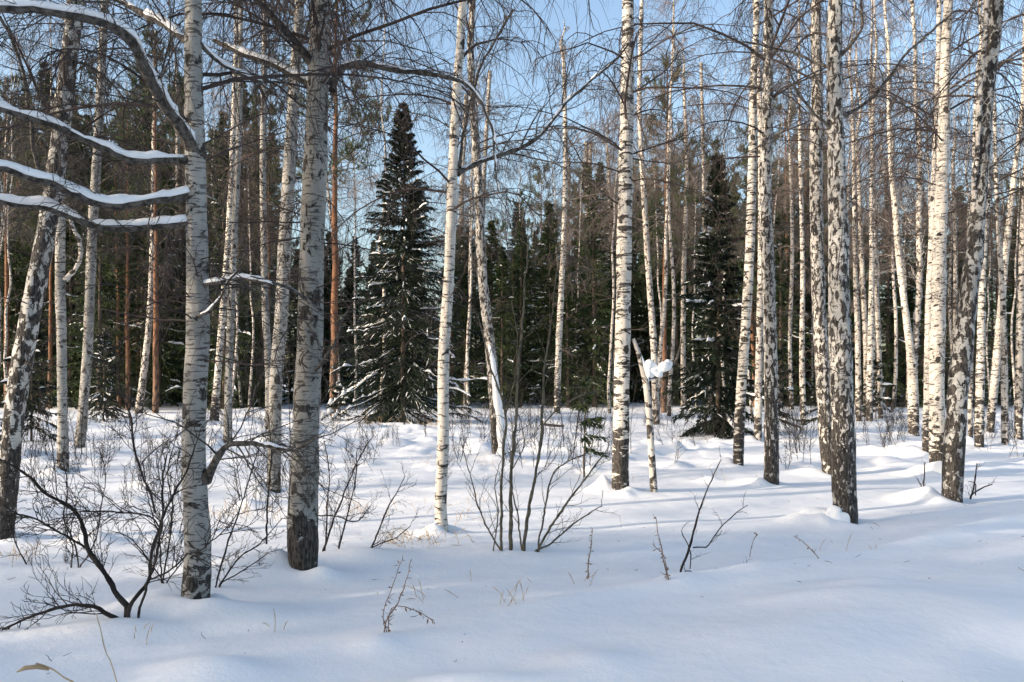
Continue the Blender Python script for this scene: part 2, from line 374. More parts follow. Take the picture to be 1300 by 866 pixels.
def birch(pts, style, label, H=17, z0=5, nl=22, seed=1, mound=None, flare=.25, limbs=(), rtw=None, nb=7, ntw=6, lean=0.0, group=None, side=22, Lmax=2.8, step=None):
    rng = np.random.default_rng(seed)
    X, Y, Z = solve(pts[0][0], pts[0][1])
    ax, rd = traced_axis(pts, Y, H, rng, step or max(.06, Y * .006), Z, lean)
    root = thing('birch_tree', (X, Y, Z), label, 'birch tree', group)
    off = np.array([X, Y, Z])
    g = G(); trunk_tube(g, ax, rd, side, rng, flare, .085 if style in ('rough', 'diamond', 'large') else .065); obj('trunk', g, M[style], root, off=off)
    g = G(); a2 = ax[ax[:, 2] > Z - .01]; r2 = rd[ax[:, 2] > Z - .01]
    if nl:
        nearf = Y < 22
        birch_crown(g, rng, a2, r2, z0 * (.72 if nearf else .8), int(nl * ((2.6 if X < -1 else 1.7) if nearf else 1.3)), rtw=rtw or max(.0021, Y * .00015), nb=nb + (2 if nearf else 0), nt_=ntw + 1, Lmax=Lmax)
        nlow = (26 if X < 0 else 14) if nearf else 9      # short dead twiggy branches low on the trunk
        zl = rng.uniform(1.6 if nearf else 2.5, z0 + 1, nlow) if nearf or Y < 45 else np.zeros(0)
        for zz in zl:
            k = int(np.searchsorted(a2[:, 2] - a2[0, 2], zz)); k = min(k, len(a2) - 1); az = rng.uniform(0, 6.28)
            A_ = grow(rng, a2[k][None], np.array([[math.cos(az), math.sin(az), rng.uniform(-.1, .7)]]), np.array([rng.uniform(.4, 1.7)]), 9, -.5, .12)
            ra_ = np.linspace(1, .3, 9) * rng.uniform(.004, .008) * (1 if nearf else 1.3); tubes(g, A_, ra_[None], 4)
            twigs_on(g, rng, A_[0], ra_, 8, .45, 2, -.5, rmin=max(.0017, Y * .00013))
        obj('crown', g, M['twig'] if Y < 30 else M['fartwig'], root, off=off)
    for (lp, w, dY, snow, nk, Lk, *bm) in limbs:
        pp = []
        for k, q in enumerate(lp):
            a = P(q[0], q[1], Y + dY * k / (len(lp) - 1)); pp.append([*a, (w[0] * (1 - k / (len(lp) - 1)) + w[1] * k / (len(lp) - 1)) / 2 / F * Y])
        s = spline(np.array(pp), .04); s[:, :3] += np.cumsum(rng.normal(0, .0038, (len(s), 3)), 0)
        g = G(); rr = s[:, 3] * (1 + .45 * (vn(np.arange(len(s)) * .45, np.zeros(len(s)), 5) - .5)) * (1 + .7 * np.exp(-np.arange(len(s)) * .04 / .07)); tubes(g, s[None, :, :3], rr[None], 8)
        if nk: twigs_on(g, rng, s[:, :3], s[:, 3], int(nk * 1.9), Lk, 3, -.35, k1=5, k2=4, rmin=max(.0018, Y * .00016))
        b = obj('branch', g, M[bm[0] if bm else 'limb'], root, off=off)
        if snow:
            g = G(); snow_cap(g, s[:, :3], s[:, 3], rng, 1.1, snow[0], snow[1]); obj('snow', g, M['cap'], b, off=off)
    if mound: 
        for (dx, dy, a, rx, ry, p) in mound: MOUNDS.append((X + dx, Y + dy, a, rx, ry, p))
    if Y < 32 and H > 0:      # drifted lumps against the foot
        r0 = float(np.interp(Z + .1, ax[:, 2], rd))
        for k in range(6):
            a = rng.uniform(0, 6.28); d = r0 * rng.uniform(1.3, 2.6)
            MOUNDS.append((X + math.cos(a) * d, Y + math.sin(a) * d, rng.uniform(.015, .06), rng.uniform(.07, .18), rng.uniform(.07, .16), 1))
        a = rng.uniform(-.9, .5); MOUNDS.append((X + math.cos(a) * r0 * 1.1, Y + math.sin(a) * r0 * 1.1, -.07, r0 * 1.1, r0 * 1.1, 1.2))
    TREES.append((X, Y)); return root, ax, rd, off
def lumps(root, off, name, items, seed=1):
    rng = np.random.default_rng(seed); g = G()
    for c, r in items: lump(g, c, r, rng, 16, .3)
    o_l = obj(name, g, M['cap'], root, off=off); return o_l

LM = [(-.30, .15, .10, .35, .30, 1.0)]
# 1 leaning birch at the left edge
birch([(4, 686, 30), (8, 620, 29), (20, 510, 30), (36, 410, 29), (58, 300, 27), (72, 210, 26), (84, 100, 25), (96, 0, 23)], 'diamond',
      'birch leaning right at the left edge, bark in dark and white diamond patches', 15, 5, 18, 11, LM,
      limbs=[([(62, 245), (44, 205), (36, 150), (28, 90), (12, 45), (0, 20)], (6, 3), -1.0, None, 8, .8)])
# 2, 3
birch([(80, 600, 16), (79, 520, 13), (78, 430, 13), (77, 330, 13), (78, 200, 12), (84, 90, 11), (88, 0, 10)], 'smooth',
      'slim upright grey birch just right of the leaning left-edge birch', 15, 6, 14, 12, LM,
      limbs=[([(84, 355), (101, 335), (103, 305), (94, 288), (86, 262), (70, 240)], (6, 4), -.4, None, 4, .5, 'far')])
birch([(101, 570, 14), (106, 510, 13), (112, 430, 13), (117, 300, 13), (124, 180, 12), (130, 60, 11), (133, 0, 10)], 'smooth',
      'slim birch with a sunlit left edge, second to the right of the leaning left-edge birch', 16, 7, 14, 13, LM)
# 4 foreground birch with the snowy limbs
L4 = [([(250, 196), (232, 166), (218, 148), (200, 122), (188, 100), (176, 74), (166, 52), (144, 37), (100, 24), (40, 14), (-20, 8)], (16, 9), -1.2, (.030, .62), 12, .7),
      ([(247, 56), (230, 47), (201, 28), (161, 6), (130, -14)], (10, 8), .8, (.026, .6), 6, .8),
      ([(248, 203), (220, 199), (201, 198), (161, 195), (127, 181), (87, 161), (44, 141), (0, 127), (-40, 112)], (11, 7), -.8, (.030, .7), 8, .6),
      ([(249, 243), (222, 250), (201, 253), (164, 259), (134, 259), (100, 250), (78, 236), (60, 228), (30, 222), (7, 214), (-20, 210)], (12, 7), -.9, (.038, .76), 8, .6),
      ([(247, 282), (210, 286), (170, 290), (134, 290), (100, 283), (67, 270), (30, 264), (0, 258), (-30, 254)], (10, 6), -.5, (.034, .7), 7, .6),
      ([(250, 364), (268, 362), (290, 358), (310, 357), (330, 360), (348, 365)], (6, 3), -.2, (.02, .9), 4, .4),
      ([(240, 410), (252, 402), (266, 394), (280, 375), (290, 356), (305, 340), (318, 312)], (4, 2), -.5, (.010, .35), 5, .5),
      ([(262, 610), (270, 596), (282, 578), (294, 568), (316, 566), (345, 570), (374, 574), (400, 562)], (11, 3), -.3, (.015, .25), 12, .8),
      ([(252, 54), (275, 74), (300, 92), (330, 105), (352, 122)], (5, 3), .8, (.02, .5), 5, .7)]
birch([(247, 776, 40), (248, 700, 36), (247, 600, 34), (247, 500, 32), (248, 430, 32), (250, 300, 29), (248, 200, 28), (246, 100, 25), (245, 0, 23)], 'smooth',
      'grey-white foreground birch whose snow-laden limbs reach out to the left edge', 14, 3.6, 26, 14,
      [(-.32, .1, .12, .28, .3, 1.), (.3, -.1, .08, .45, .3, 1.), (-.1, -.32, -.04, .2, .15, 1)], limbs=L4, side=32)
# 5
birch([(347, 625, 19), (348, 560, 18), (351, 480, 18), (357, 400, 18), (362, 300, 18), (368, 200, 17), (374, 90, 15), (380, 0, 13)], 'smooth',
      'birch close behind and left of the thick foreground birch, knotty bark, dark foot', 15, 5, 18, 15, LM)
# 6 thick birch
L6 = [([(418, 112), (424, 100), (431, 88), (447, 80), (470, 83), (500, 89), (535, 92), (565, 96), (590, 104), (610, 120), (622, 142), (631, 172), (634, 205), (638, 245)], (11, 1.5), .3, (.014, .45), 12, .7),
      ([(400, 112), (386, 103), (372, 94), (353, 84), (330, 75), (301, 64), (268, 50)], (10, 6), .2, (.024, .6), 8, .6),
      ([(402, 92), (390, 76), (380, 60), (366, 46), (353, 30), (336, 10), (320, -8)], (10, 7), -.4, (.02, .4), 7, .6),
      ([(404, 395), (388, 380), (372, 368), (350, 360), (332, 360)], (5, 3), -.4, (.015, .5), 5, .5),
      ([(392, 480), (408, 465), (425, 440), (436, 408), (448, 390)], (4, 2), -.5, None, 5, .45)]
birch([(385, 730, 36), (384, 690, 41), (385, 640, 40), (388, 560, 37), (390, 480, 35), (393, 430, 34), (396, 300, 33), (401, 180, 31), (404, 90, 29), (409, 0, 26)], 'large',
      'thickest foreground birch, pale bark with big grey patches and a dark cracked foot', 16, 4.2, 24, 16,
      [(-.42, .05, .16, .38, .35, 1.), (.2, -.12, .04, .3, .2, 1.)], limbs=L6, side=34)
# 9 sunlit
L9 = [([(580, 220), (592, 214), (605, 208), (628, 200), (650, 192), (668, 183), (683, 173), (700, 154), (717, 127), (735, 110), (750, 97), (784, 70), (800, 50)], (7, 2.5), .8, (.012, .30), 14, 1.0),
      ([(583, 212), (590, 175), (596, 140), (602, 110), (612, 80), (630, 50), (652, 10)], (4, 3), .5, None, 9, .9)]
birch([(561, 680, 18), (561, 640, 16), (562, 560, 15.5), (565, 450, 15), (568, 360, 14.5), (573, 260, 13.5), (578, 150, 12.5), (583, 60, 11.5), (588, 0, 11)], 'cream',
      'slim cream birch in full sun, just right of the tall dark spruce', 14, 4.6, 22, 17, [(-.15, .2, .05, .3, .3, 1)], limbs=L9, side=24)
# 10
r10 = birch([(632, 582, 15), (629, 520, 14), (622, 440, 13), (614, 370, 12), (610, 300, 12), (606, 220, 11), (600, 120, 10), (597, 60, 9), (600, 0, 8)], 'rough',
            'bent birch with thick snow plastered up its right side, right of the cream birch', 16, 6.5, 16, 18, [(0, .1, .12, .4, .4, 1)])
rng = np.random.default_rng(3); X10, Y10, Z10 = r10[3]
s = spline(np.array([[*P(q[0], q[1], Y10 - .05), q[2] / 2 / F * Y10] for q in [(616, 400, 3), (624, 450, 8), (630, 500, 11), (636, 550, 13), (638, 590, 18)]]), .06)
g = G(); tubes(g, s[None, :, :3], (s[:, 3] * (1 + .3 * (vn(np.arange(len(s)) * .35, np.zeros(len(s)), 3) - .5)))[None], 12); obj('snow', g, M['cap'], r10[0], off=r10[3])
# 11 banded
birch([(787, 626, 24), (788, 590, 22), (789, 500, 21), (791, 400, 20.5), (793, 300, 20), (794, 180, 18.5), (796, 80, 17), (798, 0, 15.5)], 'banded',
      'straight sunlit birch near the middle, cream bark crossed by dark bands', 15, 5.2, 22, 19, [(-.22, .22, .20, .16, .2, .75), (0.1, .1, .04, .6, .4, 1)], side=28,
      limbs=[([(796, 122), (812, 112), (830, 100), (846, 88), (862, 62)], (2.5, 1.5), .4, None, 6, .5),
             ([(790, 262), (768, 248), (750, 225), (735, 196), (722, 172)], (2.5, 1.5), -.4, None, 8, .6),
             ([(786, 355), (765, 345), (740, 342), (718, 352)], (2, 1.2), -.3, None, 6, .4),
             ([(796, 200), (825, 204), (850, 205), (880, 198), (900, 190)], (2.2, 1.2), .2, None, 8, .5)])
# 12 broken birch with snow caps
rb = birch([(830, 627, 10), (827, 570, 9), (823, 520, 9), (820, 490, 9), (817, 474, 8), (811, 450, 7), (804, 430, 5)], 'far',
           'thin broken birch bent over beside the banded birch, big snow caps on top', 0, 0, 0, 20)
Yb = rb[3][1]
lumps(rb[0], rb[3], 'snow', [(P(825, 472, Yb), (.09, .09, .14)), (P(834, 472, Yb), (.10, .08, .085)), (P(841, 467, Yb), (.10, .08, .08)), (P(848, 462, Yb), (.065, .06, .055))], 5)
g = G(); s = spline(np.array([[*P(q[0] + 1, q[1] - 2, Yb - .01), q[2] / F * Yb] for q in [(808, 440, .5), (811, 450, 1.6), (814, 458, 2.0), (818, 470, 2.6), (821, 482, 2.2), (822, 490, .8)]]), .03)
tubes(g, s[None, :, :3], (s[:, 3] * (1 + .3 * (vn(np.arange(len(s)) * .4, np.zeros(len(s)), 3) - .5)))[None], 10); obj('snow', g, M['cap'], rb[0], off=rb[3])
g = G(); s = spline(np.array([[*P(820, 480, Yb), .03], [*P(840, 476, Yb), .025], [*P(858, 458, Yb), .02], [*P(866, 430, Yb), .01]]), .05); tubes(g, s[None, :, :3], s[None, :, 3], 7)
twigs_on(g, rng, s[:, :3], s[:, 3], 6, .5, 2, -.8); obj('branch', g, M['limb'], rb[0], off=rb[3])
# thinner traced birches: base-up pixel points
TH = [
 ([(833, 539, 9), (830, 440, 8.5), (823, 340, 7.5), (817, 240, 7), (812, 130, 6), (815, 0, 5)], 'far', 'thin birch rising behind the broken snow-capped birch'),
 ([(937, 593, 14), (940, 520, 13), (945, 430, 12.5), (951, 330, 12), (955, 220, 11), (957, 100, 9), (960, 0, 8)], 'banded', 'pale birch right beside the second dark spruce, leaning slightly right'),
 ([(962, 560, 10), (964, 430, 9), (966, 300, 8), (965, 150, 7), (958, 0, 6)], 'far', 'thin birch seen between the two pale birches right of the second dark spruce'),
 ([(979, 617, 22), (979, 560, 19), (978, 430, 18), (975, 330, 18), (972, 250, 17), (975, 120, 15), (976, 0, 13)], 'rough', 'stout sunlit birch with a brown foot, left of the pair of rough birches'),
 ([(1053, 605, 20), (1047, 530, 20), (1042, 430, 19), (1038, 330, 18), (1036, 200, 18), (1037, 100, 15), (1036, 0, 14)], 'rough', 'sunlit birch standing close behind the left side of the thick rough birch'),
 ([(1176, 578, 12), (1178, 500, 11), (1180, 400, 11), (1184, 300, 10), (1188, 180, 8), (1192, 60, 7)], 'white', 'slim pinkish birch close to the left of the widest cream birch at right'),
 ([(1243, 569, 13), (1244, 500, 12), (1246, 420, 11), (1248, 340, 9), (1254, 240, 8), (1250, 120, 6)], 'banded', 'pink-lit birch right behind the leaning diamond-bark birch'),
 ([(1257, 548, 11), (1264, 470, 11), (1270, 400, 10), (1278, 310, 9), (1288, 220, 8), (1298, 130, 6)], 'white', 'pink birch leaning right, second from the right edge, crossing a straight one'),
 ([(1276, 568, 10), (1275, 480, 9), (1274, 410, 8), (1270, 320, 7), (1265, 230, 6), (1262, 120, 5)], 'far', 'straight thin pink birch crossed by the birch leaning right'),
 ([(1293, 560, 11), (1294, 480, 11), (1296, 380, 10), (1299, 280, 10), (1306, 150, 8)], 'far', 'birch cut by the right edge of the view'),
 ([(176, 525, 11), (184, 460, 9), (190, 400, 8), (194, 300, 7.5), (196, 180, 6.5), (198, 40, 5)], 'far', 'thin leaning birch at the back of the left clearing, nearest the snow-laden limbs'),
 ([(217, 510, 8), (221, 440, 8), (224, 360, 7), (226, 240, 6), (224, 80, 5)], 'far', 'straight thin birch just left of the foreground birch with snowy limbs'),
 ([(272, 534, 12), (277, 470, 9), (284, 380, 9), (290, 300, 8.5), (296, 180, 7.5), (300, 40, 6)], 'banded', 'left of two birches standing between the two foreground birches'),
 ([(289, 566, 12), (290, 500, 10), (293, 400, 10), (297, 300, 9), (303, 180, 8), (306, 40, 6)], 'smooth', 'right of two birches standing between the two foreground birches'),
 ([(341, 545, 10), (341, 480, 10), (338, 400, 9.5), (335, 300, 9), (334, 180, 8), (336, 40, 7)], 'smooth', 'grey birch right of the pair between the foreground birches, behind the knotty one'),
 ([(313, 512, 6), (318, 430, 6), (320, 330, 5.5), (322, 200, 5)], 'far', 'hair-thin birch far back between the two foreground birches'),
 ([(154, 512, 8), (158, 430, 7), (164, 330, 6), (166, 200, 5)], 'far', 'thin birch at the very back of the left clearing beside a red pine'),
 ([(591, 506, 9), (590, 430, 8.5), (587, 340, 8), (586, 240, 6.5), (592, 120, 5)], 'banded', 'distant birch seen between the cream birch and the snow-plastered one'),
 ([(707, 525, 8), (709, 450, 8), (712, 380, 7.5), (716, 300, 6.5), (718, 200, 6), (716, 80, 5)], 'banded', 'leftmost birch of the distant row left of the banded birch, dark foot'),
 ([(725, 506, 8), (727, 450, 8), (722, 380, 7), (720, 300, 7), (722, 200, 5)], 'far', 'second birch of the distant row left of the banded birch, kinked trunk'),
 ([(735, 508, 8), (739, 440, 8), (744, 370, 7), (746, 290, 6), (750, 180, 5)], 'far', 'third birch of the distant row left of the banded birch, leaning right'),
 ([(747, 506, 9), (748, 450, 7), (748, 380, 6), (747, 290, 6), (744, 180, 5)], 'far', 'fourth birch of the distant row left of the banded birch, snowy foot'),
 ([(778, 508, 6), (777, 430, 5.5), (776, 330, 5), (772, 200, 4.5)], 'far', 'thin distant birch touching the left side of the banded birch'),
 ([(610, 505, 7), (612, 420, 6.5), (611, 320, 6), (616, 200, 5.5), (622, 90, 4.5)], 'far', 'distant birch directly behind the snow-plastered birch'),
 ([(1090, 535, 8), (1089, 440, 7), (1086, 340, 6), (1084, 200, 5)], 'far', 'leftmost thin birch of the clump right of the thick rough birch'),
 ([(1100, 530, 8), (1099, 440, 7), (1094, 340, 6.5), (1090, 220, 5)], 'far', 'second thin birch of the clump right of the thick rough birch, leaning left'),
 ([(1104, 535, 9), (1105, 440, 8), (1107, 340, 7), (1106, 240, 5), (1110, 100, 4)], 'banded', 'third and brightest thin birch of the clump right of the thick rough birch'),
 ([(1118, 532, 7), (1116, 440, 6.5), (1112, 350, 6), (1108, 220, 5)], 'far', 'fourth thin birch of the clump right of the thick rough birch'),
 ([(1129, 508, 8), (1128, 440, 7.5), (1127, 340, 6), (1124, 200, 5)], 'far', 'last thin birch of the clump right of the thick rough birch, farther back'),
 ([(1232, 560, 7), (1232, 480, 6.5), (1235, 380, 6), (1236, 250, 5)], 'far', 'thin dim birch in the gap right of the leaning diamond-bark birch'),
 ([(1206, 520, 7), (1212, 430, 6.5), (1213, 330, 6), (1210, 220, 5)], 'far', 'thin distant birch between the widest cream birch and the leaning one'),
 ([(1020, 540, 8), (1018, 450, 7), (1019, 340, 6), (1016, 200, 5)], 'far', 'thin birch just left of the pair of rough birches'),
 ([(1005, 520, 6), (1003, 430, 5), (1006, 320, 5), (1003, 200, 4)], 'far', 'hair-thin far birch between the stout birch and the pair of rough ones'),
 ([(902, 515, 6), (898, 430, 5.5), (895, 320, 5), (893, 200, 4.5), (890, 80, 4)], 'far', 'thin far birch just behind the second dark spruce'),
 ([(868, 520, 7), (867, 440, 6.5), (868, 340, 6), (872, 220, 5), (868, 100, 4)], 'far', 'thin far birch between the broken birch and the second dark spruce'),
]
for i, (pts, st, lab) in enumerate(TH):
    near = pts[0][1] > 555
    root_ = birch(pts, st, lab, 17 + (i * 7 % 5), 6 if near else 7.0, 16 if near else 24, 40 + i, LM if near else None, side=18 if near else 12, nb=7, ntw=6,
          rtw=None, Lmax=3.2)
birch([(1072, 661, 37), (1073, 640, 34), (1071, 560, 32), (1068, 480, 31), (1066, 400, 30), (1064, 300, 27), (1062, 200, 24), (1060, 90, 21), (1061, 0, 20)], 'rough',
      'thick birch right of centre, dark cracked bark flecked white, snow lump at its foot', 16, 4.8, 26, 80,
      [(-.42, .1, .10, .25, .3, 1.), (.35, .3, -.05, .3, .3, 1)], side=32,
      limbs=[([(1066, 148), (1090, 140), (1110, 124), (1130, 100), (1150, 70), (1185, 40), (1210, 18)], (5, 2.5), .4, None, 10, .8),
             ([(1056, 165), (1035, 145), (1012, 118), (1000, 92), (985, 70)], (4, 2), -.4, None, 8, .7),
             ([(1066, 70), (1082, 55), (1096, 30), (1092, -5)], (5, 3), -.3, None, 6, .7),
             ([(1060, 90), (1030, 78), (1000, 66), (950, 55), (905, 48)], (4, 2), .6, None, 10, .8)])
o_ = [o for o in bpy.data.objects if o.get('label', '').startswith('thick birch right of centre')][0]
Xt, Yt, Zt = o_.location
lumps(o_, (Xt, Yt, Zt), 'snow', [((Xt - .13, Yt - .10, Zt + .04), (.10, .07, .13)), ((Xt - .06, Yt - .14, Zt + .0), (.13, .07, .11)), ((Xt - .25, Yt - .02, Zt - .03), (.26, .2, .12))], 6)
# forked birch
birch([(1160, 553, 15), (1159, 500, 14), (1157, 460, 12), (1150, 400, 9), (1142, 330, 8.5), (1136, 260, 8), (1130, 200, 6), (1128, 120, 5)], 'white',
      'forked birch with two sunlit stems splitting low, snow at its foot', 17, 7, 18, 81, LM, side=18,
      limbs=[([(1158, 470), (1161, 430), (1163, 380), (1165, 300), (1165, 210), (1162, 120), (1158, 20), (1150, -120)], (10, 4), .3, None, 26, 1.6, 'far')])
# widest cream birch at right and leaning one
b22 = birch([(1190, 600, 24), (1190, 560, 22), (1190, 470, 21), (1191, 380, 20.5), (1194, 290, 19), (1197, 200, 17), (1200, 100, 15), (1204, 0, 13.5)], 'white',
      'widest cream birch at right, in full sun, snow caught on its foot', 16, 5.8, 22, 82, [(-.3, -.1, .12, .3, .3, 1)], side=28)
Xq, Yq, Zq = b22[3]
lumps(b22[0], b22[3], 'snow', [((Xq - .02, Yq - .22, Zq + .10), (.17, .12, .10)), ((Xq - .12, Yq - .3, Zq - .02), (.26, .2, .16)), ((Xq + .1, Yq - .18, Zq + .55), (.06, .05, .30))], 7)
birch([(1208, 638, 31), (1210, 600, 30), (1214, 520, 29), (1221, 450, 28), (1231, 370, 26), (1239, 300, 24), (1245, 220, 22), (1253, 110, 21), (1265, 0, 20)], 'diamond',
      'thick birch leaning right near the right edge, dark diamond bark with a brown strip', 15, 5.2, 24, 83, [(-.35, .25, .14, .3, .3, 1)], side=30,
      limbs=[([(1240, 300), (1236, 250), (1240, 180), (1246, 100), (1250, 30), (1252, -40)], (7, 5), -.1, None, 10, .7, 'far'),
             ([(1240, 330), (1226, 345), (1214, 380), (1206, 410), (1200, 440)], (1.5, 1), -.2, None, 3, .4)])

# ------------------------------------------------------------------ conifers
def needles(g, rng, Pt, per, L, W, spread=.8):
    """thin pointed triangles along polylines (N,K,3)"""
    st, di, t, ix = kids(rng, Pt, per, .02, 1, (.25, spread))
    n = len(st); L_ = L * rng.uniform(.6, 1.2, n)[:, None]
    s = norm(np.cross(di, rng.normal(0, 1, (n, 3)))) * (W * rng.uniform(.6, 1.2, n)[:, None])
    V = np.stack([st - s, st + s, st + di * L_], 1)
    g.add(V, None, np.arange(n * 3).reshape(-1, 3))
def spruce(root, H, Rm, seed, nmat, snow=.35, dense=1.0, zb=.4, shape=.85, ntw=16, snowth=.05, W=.016, L=.10):
    rng = np.random.default_rng(seed); g = G()
    ax = np.stack([np.zeros(12), np.zeros(12), np.linspace(-.3, H, 12)], 1); ax[:, 0] += rng.normal(0, .02, 12) * np.linspace(0, 1, 12)
    tubes(g, ax[None], (H * .0095 * np.linspace(1, .06, 12) + .004)[None], 8); obj('trunk', g, M['sprucebark'], root)
    zs = []; z = zb
    while z < H - .08:
        zs += [z + rng.uniform(-.05, .05) for _ in range(int(rng.integers(4, 7) * dense + .5))]; z += .22 + .010 * H * (1 - z / H)
    zs = np.array(zs); n = len(zs); u = 1 - zs / H
    az = rng.uniform(0, 2 * math.pi, n)
    sect = 1 + .18 * np.sin(az * 2 + seed) + .16 * np.sin(az * 3 + zs * 1.3) + .22 * (vn(zs * 1.4, az * 1.2, seed) - .5)
    ln = Rm * np.clip(u, .02, 1) ** shape * sect * rng.uniform(.6, 1.12, n) * np.where(u > .9, .9, 1) + .05
    el = R_(38) * (1 - u) ** 1.5 - R_(22) * u + rng.normal(0, .10, n)
    di = np.stack([np.cos(az) * np.cos(el), np.sin(az) * np.cos(el), np.sin(el)], 1)
    st = np.stack([np.zeros(n), np.zeros(n), zs], 1)
    A = grow(rng, st, di, ln, 7, -.25, .05); A[:, 5:, 2] += (ln * .05)[:, None]; 
    g = G(); tubes(g, A, (.006 + ln * .007)[:, None] * np.linspace(1, .3, 7)[None], 4)
    # flat sprays: side twigs mostly in the branch's own plane, drooping
    st, di, t, ix = kids(rng, A, ntw, .12, 1, (.6, 1.0)); di[:, 2] = di[:, 2] * .35 - .12
    lt = np.clip(ln[ix] * .32 * (1.15 - t), .10, .60) * rng.uniform(.6, 1.15, len(ix))
    B = grow(rng, st, di, lt, 4, -.5, .08); tubes(g, B, np.full((len(B), 4), .007) * np.linspace(1, .4, 4)[None], 3)
    needles(g, rng, B, 9, L, W); needles(g, rng, A, 12, L, W)
    obj('crown', g, nmat, root, smooth=False)
    if snow > 0:
        g = G(); idx = np.where((rng.uniform(0, 1, n) < snow) & (u > .12))[0]
        for i in idx:
            p = spline(A[i, 2:] if rng.uniform() < .7 else A[i, 3:], .07); p[:, 2] += .015
            rr = (.012 + .022 * (ln[i] / Rm)) * rng.uniform(.6, 1.5) * np.ones(len(p))
            snow_cap(g, p, rr, rng, 1.1, snowth * rng.uniform(.5, 1.4), rng.uniform(.3, .65))
        k = rng.choice(len(B), int(len(B) * snow * .22), replace=False)
        C = B[k][:, 1:]; C = C + np.array([0, 0, .014]); tubes(g, C, np.tile([.012, .024, .008], (len(k), 1)) * rng.uniform(.5, 1.4, (len(k), 1)), 5, .6)
        o_s = obj('snow', g, M['cap'], root); o_s['kind'] = 'stuff'
def pine(root, H, seed, zc=.5, twig=1):
    rng = np.random.default_rng(seed); g = G()
    ax = np.stack([np.cumsum(rng.normal(0, .035, 14)), np.cumsum(rng.normal(0, .035, 14)), np.linspace(-.3, H, 14)], 1); ax -= ax[0] * [1, 1, 0]
    ax = spline(ax, .3); rd = H * .0088 * np.linspace(1, .12, len(ax)); trunk_tube(g, ax, rd, 12, rng, .1, .03)
    obj('trunk', g, M['pine'], root)
    nl = 34; t = np.sort(rng.uniform(0, 1, nl)); zs = H * (zc + (1 - zc) * t * .98)
    c = np.stack([np.interp(zs, ax[:, 2], ax[:, k]) for k in range(3)], 1); az = rng.uniform(0, 6.28, nl); el = R_(5) + R_(40) * t
    di = np.stack([np.cos(az) * np.cos(el), np.sin(az) * np.cos(el), np.sin(el)], 1)
    ln = H * .13 * np.sqrt(1.15 - t) * rng.uniform(.5, 1.15, nl)
    g = G(); A = grow(rng, c, di, ln, 7, .15, .16); tubes(g, A, (.008 + ln * .009)[:, None] * np.linspace(1, .3, 7)[None], 5)
    st, di, tt, ix = kids(rng, A, 7, .35, 1, (.5, 1.0)); B = grow(rng, st, di, ln[ix] * rng.uniform(.2, .45, len(ix)), 4, .25, .12)
    tubes(g, B, np.full((len(B), 4), .008), 3)
    # dead lower stubs
    nd = 14; zd = H * rng.uniform(.15, zc, nd); cd = np.stack([np.interp(zd, ax[:, 2], ax[:, k]) for k in range(3)], 1)
    az = rng.uniform(0, 6.28, nd); D = grow(rng, cd, np.stack([np.cos(az), np.sin(az), np.full(nd, .1)], 1), rng.uniform(.3, 1.3, nd), 5, -.1, .1); tubes(g, D, np.full((nd, 5), .008), 3)
    gb = g; g = G(); st, di, tt, ix = kids(rng, B, 7, .25, 1, (.4, 1.0)); di[:, 2] += .35
    C = grow(rng, st, di, rng.uniform(.14, .30, len(st)), 3, .4, .1); needles(g, rng, C, 16, .13, .014, 1.2)
    obj('crown', g, M['pineneedle'], root, smooth=False, g2=gb, mat2=M['limb'])
def kidsof(o): return list(o.children)
def dup(root, loc, rz, s, label=None, group=None, cat=None):
    r = root.copy(); COL.objects.link(r); r.location = loc; r.rotation_euler = (root_lean.uniform(-.012, .012), root_lean.uniform(-.012, .012), rz); r.scale = s
    if label: r['label'] = label
    if group: r['group'] = group
    elif 'group' in r: del r['group']
    for ch in KIDS[root.name]:
        c = ch.copy(); COL.objects.link(c); c.parent = r
    return r
root_lean = random.Random(4); KIDS = {}
def gz(x, y): return float(base_ground(x, y))
def place_conifer(px, py_base, py_top, Rm, seed, label, snow, nm='needle', **kw):
    X, Y, Z = solve(px, py_base); H = EYE + (HZ - py_top) / F * Y - Z
    r = thing('spruce_tree', (X, Y, Z), label, 'spruce tree'); spruce(r, H, Rm, seed, M[nm], snow, **kw)
    return r, X, Y, H
place_conifer(512, 536, 130, 4.1, 5, 'tall dark spruce at the back of the clearing, snow patches on its lower boughs', .34, dense=2.2, zb=.15, shape=1.02, ntw=34, W=.02)
place_conifer(912, 552, 200, 1.8, 6, 'second dark spruce, narrower, right of centre with drooping lower boughs', .18, dense=2.0, zb=.2, shape=.9, ntw=30, W=.018)
place_conifer(985, 548, 440, .8, 7, 'small green young spruce behind the stout sunlit birch', .3, W=.014, L=.08)
place_conifer(1112, 532, 452, .9, 8, 'small young spruce behind the clump of thin birches at right', .5)
place_conifer(40, 560, 395, 1.2, 9, 'young spruce at the left edge behind the leaning birch', .35, dense=1.4)
place_conifer(132, 535, 420, 1.2, 10, 'young snow-flecked spruce left of the clearing behind the slim birches', .5, dense=1.3)
place_conifer(432, 533, 486, 1.0, 12, 'low snow-smothered young spruce at the left foot of the tall dark spruce', 1.0, snowth=.14, dense=1.2)
place_conifer(742, 606, 478, .45, 14, 'thin young conifer sapling with sparse boughs left of the banded birch', .0, dense=.45, zb=.5, ntw=8, nm='needle_far')
place_conifer(1044, 545, 470, .7, 15, 'little spruce half hidden behind the pair of rough birches', .2)

